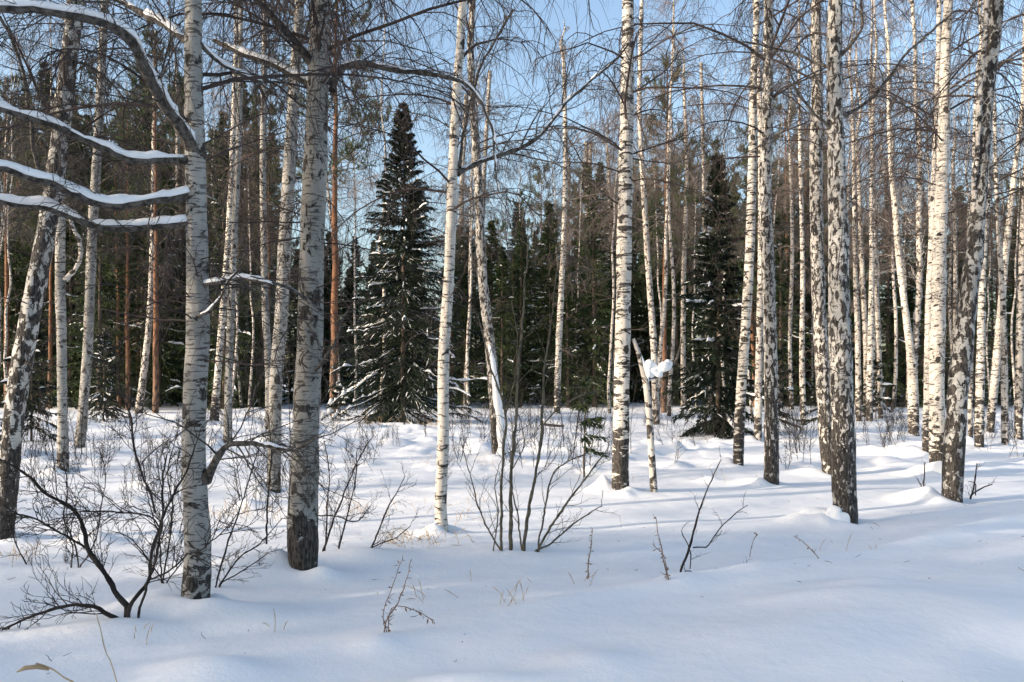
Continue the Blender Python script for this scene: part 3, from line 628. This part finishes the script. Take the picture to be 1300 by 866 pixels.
protos = []
def mkproto(kind, i):
    lab = 'x'
    if kind == 'spruce':
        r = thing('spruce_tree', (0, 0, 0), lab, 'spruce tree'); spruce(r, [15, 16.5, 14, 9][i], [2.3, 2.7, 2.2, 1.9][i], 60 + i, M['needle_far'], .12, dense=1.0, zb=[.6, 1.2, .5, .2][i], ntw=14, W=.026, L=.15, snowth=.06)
    elif kind == 'pine':
        r = thing('pine_tree', (0, 0, 0), lab, 'pine tree'); pine(r, [18, 20, 17][i], 70 + i, [.42, .5, .36][i])
    else:
        r = thing('birch_tree', (0, 0, 0), lab, 'birch tree'); rng = np.random.default_rng(90 + i)
        H = [19, 21, 18, 20][i]; n = 14
        ax = np.stack([np.cumsum(rng.normal(0, .09, n)), np.cumsum(rng.normal(0, .09, n)), np.linspace(-.3, H, n)], 1); ax[:, :2] -= ax[0, :2]
        ax[:, 0] += np.linspace(0, 1, n) ** 1.5 * rng.uniform(-.8, .8)
        ax = spline(ax, .3); rd = [.085, .10, .07, .09][i] * np.linspace(1, .08, len(ax)) ** .85
        g = G(); trunk_tube(g, ax, rd, 10, rng, .15, .04); obj('trunk', g, M['far'], r)
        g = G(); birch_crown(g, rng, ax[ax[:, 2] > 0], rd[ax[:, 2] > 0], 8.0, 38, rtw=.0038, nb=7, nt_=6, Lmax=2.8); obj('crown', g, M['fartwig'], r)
    KIDS[r.name] = list(r.children); return r
SP = [mkproto('spruce', i) for i in range(4)]; PI_ = [mkproto('pine', i) for i in range(3)]; BI = [mkproto('birch', i) for i in range(4)]
used = set()
def put(pr, X, Y, rz, s, label, group=None):
    loc = (X, Y, gz(X, Y))
    if pr.name not in used:
        used.add(pr.name); pr.location = loc; pr.rotation_euler = (0, 0, rz); pr.scale = s; pr['label'] = label
        if group: pr['group'] = group
        return pr
    return dup(pr, loc, rz, s, label, group)
# named far trees: kind, variant, px, base row, scale, label
NAMED = [
 ('p', 0, 425, 528, 1.28, 'tall red-trunked pine between the thickest foreground birch and the tall dark spruce'),
 ('p', 1, 197, 524, .9, 'pine with a thin red-brown trunk in the left clearing, between two leaning birches'),
 ('p', 2, 157, 516, .9, 'pine with a thin dark red trunk at the back left, behind the slim birches'),
 ('p', 0, 843, 524, .95, 'red-trunked pine behind the snow caps of the broken birch'),
 ('p', 1, 1000, 515, .95, 'red-trunked pine between the stout birch and the pair of rough birches'),
 ('p', 2, 738, 503, .95, 'pine with an orange trunk in the distant row left of the banded birch'),
 ('p', 1, 690, 504, 1.0, 'slender pine behind the multi-stemmed bush in the middle'),
 ('p', 0, 662, 502, 1.0, 'pine with a low wide crown far back in the middle'),
 ('s', 1, 694, 503, .95, 'pointed spruce far back in the middle, above the multi-stemmed bush'),
]
for k, (kd, v, px, py, s, lab) in enumerate(NAMED):
    X, Y, Z = solve(px, py); pr = {'p': PI_, 's': SP}[kd][v]
    put(pr, X, Y, k * 1.7, (s, s, s), lab)
# the forest wall, in zones across the view
TOPS = [125, 140, 150, 320, 310, 285, 240, 205, 190, 275, 265, 235]
ZONES = [(-40, 130, 'left of the slim birches'), (130, 235, 'behind the left clearing'), (235, 350, 'between the two foreground birches'),
         (350, 470, 'behind the thickest foreground birch'), (470, 600, 'behind the tall dark spruce'), (600, 700, 'behind the multi-stemmed bush'),
         (700, 800, 'behind the banded birch'), (800, 920, 'behind the broken birch and the second spruce'), (920, 1060, 'behind the stout birch at right of centre'),
         (1060, 1160, 'behind the clump of thin birches'), (1160, 1250, 'behind the leaning birch at right'), (1250, 1345, 'at the right edge')]
rr = random.Random(8)
pos = [(t[0], t[1]) for t in TREES]
def free(X, Y, d):
    for (a, b) in pos:
        if (a - X) ** 2 + (b - Y) ** 2 < d * d: return False
    pos.append((X, Y)); return True
for zi, (x0, x1, where) in enumerate(ZONES):
    wpx = x1 - x0; leftish = x0 < 350; right = x0 >= 920; mid = 470 <= x0 < 920
    ns = int(wpx / (6.5 if leftish else 7 if mid else 9)); npn = int(wpx / (14 if leftish else 11)); nb_ = int(wpx / (16 if leftish else 20 if x0 == 350 else 12 if mid else 10))
    for kind, cnt in (('s', ns), ('p', npn), ('b', nb_)):
        k = 0; tries = 0
        while k < cnt and tries < 400:
            tries += 1
            px = rr.uniform(x0, x1)
            Y = rr.uniform(50, 62) if (kind == 's' and k % 2 == 0) else rr.uniform(50, 95)
            if kind == 'b': Y = rr.uniform(34 if right else 38, 85)
            if leftish and kind != 'b': Y = rr.uniform(46, 80)
            X = (px - CX) / F * Y
            if not free(X, Y, 1.3 if kind != 'b' else .9): continue
            k += 1
            if kind == 's':
                v = rr.choice([0, 1, 2, 2, 0]); s = (EYE + (HZ - TOPS[zi]) / F * Y) / [15, 16.5, 14, 9][v] * rr.choice([.62, .8, .88, .95, 1.02, 1.12])
                s2 = s * .55 + .5; put(SP[v], X, Y, rr.uniform(0, 6.28), (s2, s2, s), 'dark spruce in the forest wall ' + where, 'spruces in the forest wall ' + where)
            elif kind == 'p':
                v = rr.randrange(3); s = (EYE + (HZ - TOPS[zi] + 5) / F * Y) / [18, 20, 17][v] * rr.uniform(.75, 1.08)
                put(PI_[v], X, Y, rr.uniform(0, 6.28), (s, s, s), 'red-barked pine in the forest wall ' + where, 'pines in the forest wall ' + where)
            else:
                s = rr.uniform(.8, 1.1); put(BI[rr.randrange(4)], X, Y, rr.uniform(0, 6.28), (s, s, s), 'slender bare birch in the forest wall ' + where, 'birches in the forest wall ' + where)
# trees outside the view to the left and behind, towards the sun; they shade the foreground
SUN_AZ = R_(21)
rs = random.Random(21)
def sunpt(q, s):   # q across the sunbeams, s metres towards the sun
    return (-math.sin(SUN_AZ) * q - math.cos(SUN_AZ) * s, math.cos(SUN_AZ) * q - math.sin(SUN_AZ) * s)
OFF = []
for k in range(29): OFF.append(('s', rs.uniform(-6, 7.7), rs.uniform(13, 38)))
for k in range(14): OFF.append(('b', rs.uniform(8, 34), rs.uniform(22, 55)))
for k in range(9): OFF.append(('s', rs.uniform(13, 40), rs.uniform(40, 66)))
for k in range(8): OFF.append(('p', rs.uniform(6, 36), rs.uniform(30, 60)))
for (kd, q, s_) in OFF:
    X, Y = sunpt(q, s_)
    if Y > 0 and X > -.577 * Y - 3.2: continue
    if not free(X, Y, 1.5): continue
    s = rs.uniform(.8, 1.05)
    pr, nm = {'s': (SP[rs.randrange(3)], 'dark spruce'), 'p': (PI_[rs.randrange(3)], 'red-barked pine'), 'b': (BI[rs.randrange(4)], 'slender bare birch')}[kd]
    put(pr, X, Y, rs.uniform(0, 6.28), (s, s, s), nm + ' outside the view to the left, towards the sun', nm + 's outside the view towards the sun')

# ------------------------------------------------------------------ shrubs, saplings, weeds
def stems(root_name, label, cat, traces, Y, mat, seed, nk=8, Lk=.35, dY=.3, wk=1.0, droop=.2, depth=2, leaves=0, group=None, rmin=.0016, cap=False):
    rng = np.random.default_rng(seed); q = traces[0][0]; base = P(q[0], q[1], Y); base[2] = float(base_ground(base[0], Y))
    root = thing(root_name, base, label, cat, group)
    for i, tr in enumerate(traces):
        d = rng.uniform(-dY, dY) if i else 0
        pp = np.array([[*P(a[0], a[1], Y + d * k / len(tr)), a[2] * wk / 2 / F * Y] for k, a in enumerate(tr)])
        if i == 0 or abs(tr[0][1] - traces[0][0][1]) < 30: pp = np.vstack([pp[0] - [0, 0, .15, 0], pp])
        s = spline(pp, .035); s[:, :3] += np.cumsum(rng.normal(0, .0034, (len(s), 3)), 0)
        g = G(); tubes(g, s[None, :, :3], (s[:, 3] * (1 + .5 * (vn(np.arange(len(s)) * .6, np.zeros(len(s)), 5) - .5)))[None], 7)
        n_ = int(nk) if isinstance(nk, int) else nk[i]
        if n_: twigs_on(g, rng, s[:, :3], s[:, 3], n_, Lk, depth, droop, rmin=rmin, k1=4, k2=3, t0=.25)
        st_ = obj('stem', g, mat, root, off=base)
        if leaves:
            g = G(); p_, d_, t_, _ = kids(rng, s[None, :, :3], leaves, .1, 1, (.6, 1.4)); d_[:, 2] -= .7; d_ = norm(d_)
            w_ = norm(np.cross(d_, rng.normal(0, 1, (len(p_), 3)))) * rng.uniform(.003, .008, (len(p_), 1)); L_ = rng.uniform(.015, .045, (len(p_), 1))
            c_ = np.cross(d_, w_) * .5
            V = np.stack([p_, p_ + d_ * L_ * .5 + w_ + c_, p_ + d_ * L_, p_ + d_ * L_ * .5 - w_ + c_ * .3], 1); g.add(V, np.arange(len(p_) * 4).reshape(-1, 4))
            obj('leaves', g, M['deadleaf'], root, smooth=False, off=base)
        if cap:
            g = G(); snow_cap(g, s[:, :3], s[:, 3], rng, 1.0, .02, .35); obj('snow', g, M['cap'], st_, off=base)
    return root
def Yof(px, py): return solve(px, py)[1]
stems('alder_bush', 'black crooked bush sprawling across the lower left corner', 'bush', [
    [(160, 792, 9), (162, 771, 8), (147, 751, 6.5), (132, 724, 6), (113, 698, 6), (109, 672, 5), (96, 647, 5), (75, 632, 4), (60, 625, 3.5), (38, 602, 3), (0, 578, 2.4), (-25, 566, 2)],
    [(158, 792, 7), (139, 781, 6), (120, 770, 5), (90, 771, 4), (49, 781, 3.5), (0, 805, 2.5), (-30, 818, 2)],
    [(162, 774, 6), (181, 743, 4.5), (184, 706, 4), (199, 664, 3.5), (214, 630, 3), (233, 600, 2.2), (248, 560, 1.6)],
    [(178, 768, 3.5), (199, 706, 3), (210, 653, 3), (212, 615, 2.5), (222, 570, 1.6)],
    [(197, 650, 3), (190, 625, 3), (181, 608, 3), (171, 570, 2.6), (166, 535, 2.2), (150, 490, 1.6), (142, 440, 1.2)],
    [(110, 694, 3), (75, 675, 2.6), (45, 660, 2.2), (15, 653, 1.6)],
    [(204, 672, 2.5), (190, 655, 2.2), (150, 650, 2), (110, 650, 1.6), (80, 655, 1.2)],
    [(190, 735, 2.6), (214, 728, 2.4), (240, 706, 2), (262, 700, 1.5), (300, 660, 1.2)]],
    Yof(160, 795), M['shrub'], 1, nk=[26, 24, 18, 14, 16, 12, 12, 12], Lk=.42, dY=.4, depth=3, wk=1.05, rmin=.0022)
stems('bush', 'tall bush of thin bare straight stems in the middle of the snow', 'bush', [
    [(650, 706, 5.5), (651, 660, 5), (653, 610, 4.5), (658, 559, 4), (659, 500, 3.5), (663, 443, 3), (668, 360, 2.2), (672, 310, 1.5)],
    [(637, 692, 4), (637, 640, 3.5), (638, 600, 3.5), (642, 526, 3), (629, 478, 2.4), (620, 440, 1.8), (612, 400, 1.2)],
    [(666, 692, 5), (670, 650, 4.5), (675, 615, 4), (685, 554, 4), (688, 500, 3.4), (694, 455, 2.6), (704, 390, 1.8), (708, 340, 1.2)],
    [(682, 698, 3.4), (700, 668, 3.2), (722, 640, 3), (744, 612, 2.6), (760, 592, 2), (776, 568, 1.4)],
    [(676, 704, 2.8), (700, 688, 2.4), (730, 662, 2), (763, 641, 1.4)],
    [(683, 684, 2.6), (690, 650, 2.5), (698, 604, 2.2), (716, 586, 1.8), (744, 572, 1.2)],
    [(634, 697, 2.4), (620, 676, 2.2), (606, 640, 2), (592, 592, 1.3), (585, 565, 1)],
    [(662, 700, 2.4), (656, 650, 2), (646, 600, 1.6), (664, 560, 1.2), (655, 520, 1)],
    [(642, 526, 2.4), (652, 480, 2), (656, 430, 1.5), (650, 380, 1.2)],
    [(690, 540, 2.4), (705, 520, 2), (730, 505, 1.8), (765, 494, 1.2)],
    [(628, 690, 1.8), (632, 650, 1.6), (628, 610, 1.2), (640, 575, 1)]],
    Yof(650, 706), M['willow'], 2, nk=[14, 12, 14, 12, 8, 8, 9, 6, 6, 7, 4], Lk=.42, dY=.25, depth=2, rmin=.002)
stems('shrub', 'bare dark shrub of thin crooked stems right of the thickest foreground birch', 'shrub', [
    [(408, 703, 3), (420, 668, 2.6), (438, 630, 2.2), (452, 595, 1.8), (470, 560, 1.3)],
    [(380 + 45, 726, 2.6), (430, 690, 2.4), (441, 650, 2), (452, 610, 1.6), (455, 570, 1)],
    [(463, 713, 2.6), (478, 685, 2.2), (494, 645, 2), (505, 625, 1.5), (516, 602, 1)],
    [(464, 700, 1.6), (485, 690, 1.6), (505, 682, 1.4), (522, 668, 1)],
    [(415, 705, 2.2), (416, 650, 2), (420, 600, 1.5), (414, 560, 1)],
    [(404, 655, 1.8), (430, 655, 1.8), (455, 660, 1.5), (470, 640, 1)]],
    Yof(410, 705), M['shrub'], 3, nk=[14, 12, 10, 5, 9, 7], Lk=.30, dY=.4, depth=3)
stems('shrub', 'bare dark shrub with thin stems between the two foreground birches', 'shrub', [
    [(273, 748, 2.6), (285, 700, 2.4), (300, 650, 2), (318, 600, 1.6), (330, 560, 1.1)],
    [(276, 745, 2.4), (300, 710, 2), (330, 690, 1.6), (355, 660, 1.1)],
    [(339, 690, 2.8), (341, 640, 2.6), (345, 580, 2), (340, 530, 1.5)],
    [(280, 740, 2), (310, 722, 1.6), (340, 700, 1.2)]],
    Yof(274, 748), M['shrub'], 4, nk=[14, 10, 10, 6], Lk=.30, dY=.4, depth=3)
stems('shrub', 'tangle of hair-thin black twigs between the crooked bush and the birch at the left edge', 'shrub', [
    [(100, 720, 2.2), (96, 690, 2), (84, 660, 1.8), (86, 620, 1.5), (78, 580, 1)], [(102, 722, 2), (118, 700, 1.8), (130, 660, 1.6), (136, 610, 1.2), (128, 570, .9)],
    [(60, 770, 2.2), (40, 730, 2), (22, 700, 1.6), (12, 660, 1.2), (14, 630, .9)], [(85, 745, 1.8), (92, 700, 1.6), (80, 670, 1.3)], [(65, 770, 1.8), (80, 740, 1.6), (84, 712, 1.2)]],
    Yof(100, 722), M['shrub'], 8, nk=[16, 16, 14, 9, 9], Lk=.30, dY=.4, depth=3)
stems('shrub', 'loose shrub of thin arching twigs just left of the foreground birch with snowy limbs', 'shrub', [
    [(206, 742, 2.4), (214, 700, 2.2), (222, 650, 1.9), (216, 600, 1.5), (224, 550, 1)], [(208, 742, 2), (190, 715, 1.8), (172, 690, 1.5), (150, 680, 1.1)],
    [(205, 745, 2), (203, 690, 1.8), (192, 640, 1.5), (186, 590, 1.1)], [(210, 742, 1.8), (230, 712, 1.6), (246, 690, 1.2)]],
    Yof(206, 742), M['shrub'], 9, nk=[16, 10, 14, 8], Lk=.30, dY=.4, depth=3)
stems('sapling', 'small bare black sapling leaning right, alone on the right-centre snow', 'sapling', [
    [(864, 729, 3.6), (874, 700, 3.2), (884, 672, 2.8), (896, 635, 2.2), (910, 602, 1.6), (922, 578, 1)],
    [(880, 695, 2.2), (896, 694, 1.8), (908, 680, 1.6), (925, 662, 1.4), (950, 646, 1)],
    [(870, 724, 1.8), (890, 730, 1.4), (915, 731, 1.2), (940, 727, .9)],
    [(876, 700, 1.6), (866, 682, 1.4), (864, 676, 1)]],
    Yof(864, 729), M['shrub'], 5, nk=[7, 5, 3, 2], Lk=.2, depth=2, dY=.15)
stems('shrub', 'tiny bare shrub just right of the leaning diamond-bark birch foot', 'shrub', [
    [(1232, 634, 2.6), (1237, 620, 2.2), (1240, 605, 1.8), (1241, 590, 1.2)], [(1233, 630, 2), (1246, 621, 1.8), (1260, 617, 1.2)], [(1238, 615, 1.5), (1230, 612, 1.1)]],
    Yof(1232, 634), M['shrub'], 6, nk=[5, 4, 1], Lk=.22, dY=.1)
stems('shrub', 'tiny bare shrub left of the snow at the widest cream birch foot', 'shrub', [
    [(1172, 633, 2.2), (1174, 610, 1.8), (1178, 585, 1.2)], [(1172, 622, 1.6), (1166, 612, 1.3), (1163, 606, 1)]],
    Yof(1172, 633), M['shrub'], 7, nk=[6, 3], Lk=.2, dY=.1)
W = [('dead leafy weed drooping over the snow at bottom centre', [[(488, 806, 1.8), (494, 780, 1.6), (506, 760, 1.4), (518, 735, 1.1), (526, 708, .8)], [(492, 785, 1.4), (502, 772, 1.2), (520, 778, 1.1), (545, 791, 1)], [(490, 800, 1.2), (486, 775, 1.1), (496, 745, 1), (510, 710, .8)]], 22),
     ('single upright dry weed spike left of the seed-headed weed', [[(746, 735, 2), (747, 712, 1.6), (749, 690, 1.2), (751, 672, .8)]], 30),
     ('tall dry weed with clinging dead leaves beside the black sapling', [[(850, 741, 1.8), (845, 715, 1.6), (838, 690, 1.3), (830, 660, .9)], [(846, 720, 1.2), (842, 705, 1), (833, 697, .8)]], 22),
     ('small dead weed lying on the snow below the thick rough birch', [[(1041, 711, 1.4), (1034, 700, 1.2), (1024, 690, 1), (1010, 681, .8)]], 10),
     ('lone nodding weed with a dry seed head, right of the black sapling', [[(951, 708, 1), (953, 695, .9), (957, 683, .8), (961, 679, 2.4), (956, 677, 1.6)]], 0)]
for i, (lab, tr, lv) in enumerate(W):
    stems('dry_weed', lab, 'weed', tr, Yof(tr[0][0][0], tr[0][0][1]), M['deadleaf'], 20 + i, nk=3, Lk=.08, depth=1, leaves=lv, dY=.1)
stems('reed', 'dry reed with a drooping brown plume in the bottom left corner', 'reed', [[(160, 905, 2.5), (120, 880, 2.4), (90, 868, 2.2), (65, 852, 2), (45, 846, 2)], [(62, 851, 3), (48, 846, 7), (34, 847, 7), (24, 852, 2)], [(150, 880, 1.5), (135, 830, 1.4), (118, 780, 1)]],
      4.75, M['straw'], 30, nk=0, dY=.1)
# background saplings and undergrowth, copied
def shrub_proto(i):
    rng = np.random.default_rng(300 + i); r = thing('bare_sapling', (0, 0, 0), 'x', 'sapling')
    g = G(); n = [1, 3, 5, 2][i]; H = [2.2, 1.3, .9, 1.7][i]
    st = rng.normal(0, .06 * n, (n, 3)); st[:, 2] = -.1; di = np.stack([rng.normal(0, .16, n), rng.normal(0, .16, n), np.ones(n)], 1)
    A = grow(rng, st, di, H * rng.uniform(.6, 1.1, n), 9, .1, .06); ra = (.009 if n == 1 else .0065) * np.linspace(1, .3, 9)[None] * np.ones((n, 1)); tubes(g, A, ra, 5)
    for k in range(n): twigs_on(g, rng, A[k], ra[k], 11, H * .30, 2, .35, rmin=.0028, k1=4)
    obj('stems', g, M['shrub'], r); KIDS[r.name] = list(r.children); return r
SH = [shrub_proto(i) for i in range(4)]
rs2 = random.Random(5)
SZ = [(-10, 130, 23, 575, 640, 'in the thicket at the left edge'), (130, 235, 11, 560, 690, 'on the left clearing'), (255, 380, 17, 540, 680, 'between the two foreground birches'),
      (400, 560, 13, 540, 640, 'in front of the tall dark spruce'), (575, 785, 44, 545, 600, 'behind the multi-stemmed bush in the middle'), (800, 930, 17, 540, 590, 'in front of the second dark spruce'),
      (985, 1060, 23, 545, 600, 'between the stout birch and the thick rough birch'), (1085, 1180, 23, 535, 575, 'right of the thick rough birch'), (1225, 1300, 13, 550, 585, 'near the right edge')]
SPOTS = []
for (x0, x1, n, y0, y1, where) in SZ:
    for k in range(n):
        px = rs2.uniform(x0, x1); py = rs2.uniform(y0, y1) if rs2.random() > .5 else rs2.uniform(y0, (y0 + y1) / 2)
        X, Y, Z = solve(px, py); s = rs2.uniform(.5, 1.05)
        if any((X - a) ** 2 + (Y - b) ** 2 < .2 for a, b in TREES): continue
        put(SH[rs2.randrange(4)], X, Y, rs2.uniform(0, 6), (s, s, s), 'bare dark twiggy sapling ' + where, 'saplings ' + where)
        SPOTS.append((X, Y))
        if rs2.random() < .5: MOUNDS.append((X, Y, rs2.uniform(.03, .09), .16, .16, .9))
# straw grass poking through the snow
g = G(); rg = np.random.default_rng(9)
for (px, py, sp, n) in [(505, 690, 14, 26), (545, 690, 25, 34), (600, 660, 18, 12), (640, 765, 16, 9), (300, 655, 30, 40), (355, 660, 18, 16), (20, 710, 18, 22), (585, 640, 20, 14), (460, 650, 30, 24),
                        (180, 815, 9, 5), (545, 760, 40, 7), (700, 740, 40, 5), (930, 610, 40, 9), (345, 800, 25, 3), (1060, 700, 60, 4), (250, 560, 60, 24), (590, 590, 70, 20), (520, 542, 60, 120)]:
    for _ in range(n):
        X, Y, Z = solve(px + rg.normal(0, sp), py + rg.normal(0, 4)); h = rg.uniform(.08, .24)
        if py < 545: h *= 1.8
        d = np.array([[rg.normal(0, .35), rg.normal(0, .35), 1.]]); p = grow(rg, np.array([[X, Y, Z - .03]]), d, np.array([h]), 5, -.7, .12)
        tubes(g, p, np.array([[.0022, .0022, .002, .003, .0008]]) * (1 + Y * .03), 3)
o = obj('dry_grass', g, M['straw']); tag(o, 'sparse straw-coloured grass blades poking through the snow', 'grass', kind='stuff')
g = G(); rg = np.random.default_rng(12)
for _ in range(420):
    Y = rg.uniform(4.5, 20); X = rg.uniform(-.6, .6) * Y
    if rg.uniform() > (.9 if X < 0 else .35): continue
    Z = float(base_ground(X, Y)) + .012; a = rg.uniform(0, 6.28); L_ = rg.uniform(.01, .09)
    p = grow(rg, np.array([[X, Y, Z]]), np.array([[math.cos(a), math.sin(a), .05]]), np.array([L_]), 4, .2, .2); tubes(g, p, np.array([[.0016, .002, .0016, .001]]) * rg.uniform(.7, 1.6), 3)
o = obj('fallen_twigs', g, M['twig']); tag(o, 'tiny dark twig bits and bark flakes fallen on the snow', 'twigs', kind='stuff')
# fallen, snow-covered trunk at the back of the clearing
X, Y, Z = solve(700, 545); r = thing('fallen_log', (X, Y, Z), 'short dark fallen log lying under snow at the middle of the clearing', 'log')
g = G(); s = spline(np.array([[-.35, 0, .18, .05], [0, .05, .14, .06], [.4, .1, .10, .05]]), .06); tubes(g, s[None, :, :3], s[None, :, 3], 8); b = obj('trunk', g, M['limb'], r)
g = G(); snow_cap(g, s[:, :3], s[:, 3], np.random.default_rng(2), 1.3, .10, 1.0); obj('snow', g, M['cap'], r)

for pr in SP + PI_ + BI + SH:      # a source tree that was never placed goes away
    if pr.name not in used:
        for c in KIDS[pr.name]: bpy.data.objects.remove(c)
        bpy.data.objects.remove(pr)
# ------------------------------------------------------------------ snow ground
for (px, py, a, rx, ry, p) in [(478, 822, .05, .16, .16, 1), (275, 858, .10, .3, .2, 1), (600, 880, .10, .5, .2, 1), (745, 850, .07, .3, .22, 1), (1100, 745, .06, .35, .2, 1), (1040, 640 + 120, .05, .5, .2, 1), (900, 614, .12, .22, .22, .8),
                               (650, 700, .07, .45, .35, 1), (160, 800, .06, .35, .25, 1), (460, 708, .08, .4, .3, 1), (864, 735, .03, .2, .2, 1), (120, 690, .12, .25, .2, 1), (515, 548, .15, 1.6, .8, 1),
                               (1260, 790, .10, .9, .5, 1), (1000, 810, .08, .9, .4, 1), (400, 560, .15, 1.2, .8, 1)]:
    X, Y, Z = solve(px, py); MOUNDS.append((X, Y, a, rx, ry, p))
nx, ny = 600, 1000
ux = np.linspace(-1, 1, 2 * nx + 1); xs = 1.9 * np.sinh(5.9 * ux) * 1.0
uy = np.linspace(-.62, 1, ny); ys = 8 + 2.0 * np.sinh(5.9 * uy)
XX, YY = np.meshgrid(xs, ys); ZZ = ground(XX.ravel(), YY.ravel())
g = G(); V = np.stack([XX.ravel(), YY.ravel(), ZZ], 1); w = len(xs)
i = (np.arange(ny - 1)[:, None] * w + np.arange(w - 1)[None]).ravel(); g.add(V, np.stack([i, i + 1, i + w + 1, i + w], 1))
o = obj('ground', g, M['snow']); tag(o, None, None, kind='structure')

# ------------------------------------------------------------------ sun, sky, camera
EL = R_(15)
to_sun = Vector((-math.cos(SUN_AZ) * math.cos(EL), -math.sin(SUN_AZ) * math.cos(EL), math.sin(EL)))
sun = bpy.data.lights.new('sun', 'SUN'); sun.energy = 2.7; sun.angle = R_(.5); sun.color = (1, .85, .68)
so = bpy.data.objects.new('sun', sun); COL.objects.link(so); so.rotation_euler = to_sun.to_track_quat('Z', 'Y').to_euler()
wd = bpy.data.worlds.new('World'); sc.world = wd; wd.use_nodes = True; nt = wd.node_tree
bg = nt.nodes['Background']; sky = nt.nodes.new('ShaderNodeTexSky'); sky.sky_type = 'NISHITA'; sky.sun_disc = False
sky.sun_elevation = EL; sky.sun_rotation = math.atan2(to_sun.x, to_sun.y); sky.altitude = 100; sky.air_density = 1.0; sky.dust_density = 2.9; sky.ozone_density = 1.2
nt.links.new(sky.outputs[0], bg.inputs[0]); bg.inputs[1].default_value = .15
cam = bpy.data.cameras.new('camera'); cam.sensor_width = 36; cam.lens = 36 * F / 1300; cam.shift_y = (HZ - 433) / 1300; cam.clip_end = 3000; cam.clip_start = .05
co = bpy.data.objects.new('camera', cam); COL.objects.link(co); co.location = (0, 0, EYE); co.rotation_euler = (R_(90), 0, 0); sc.camera = co
sc.view_settings.view_transform = 'Standard'; sc.view_settings.look = 'None'; sc.view_settings.gamma = 1; sc.view_settings.use_curve_mapping = False
sc.view_settings.exposure = 1.2
sc.cycles.max_bounces = 5; sc.cycles.diffuse_bounces = 3
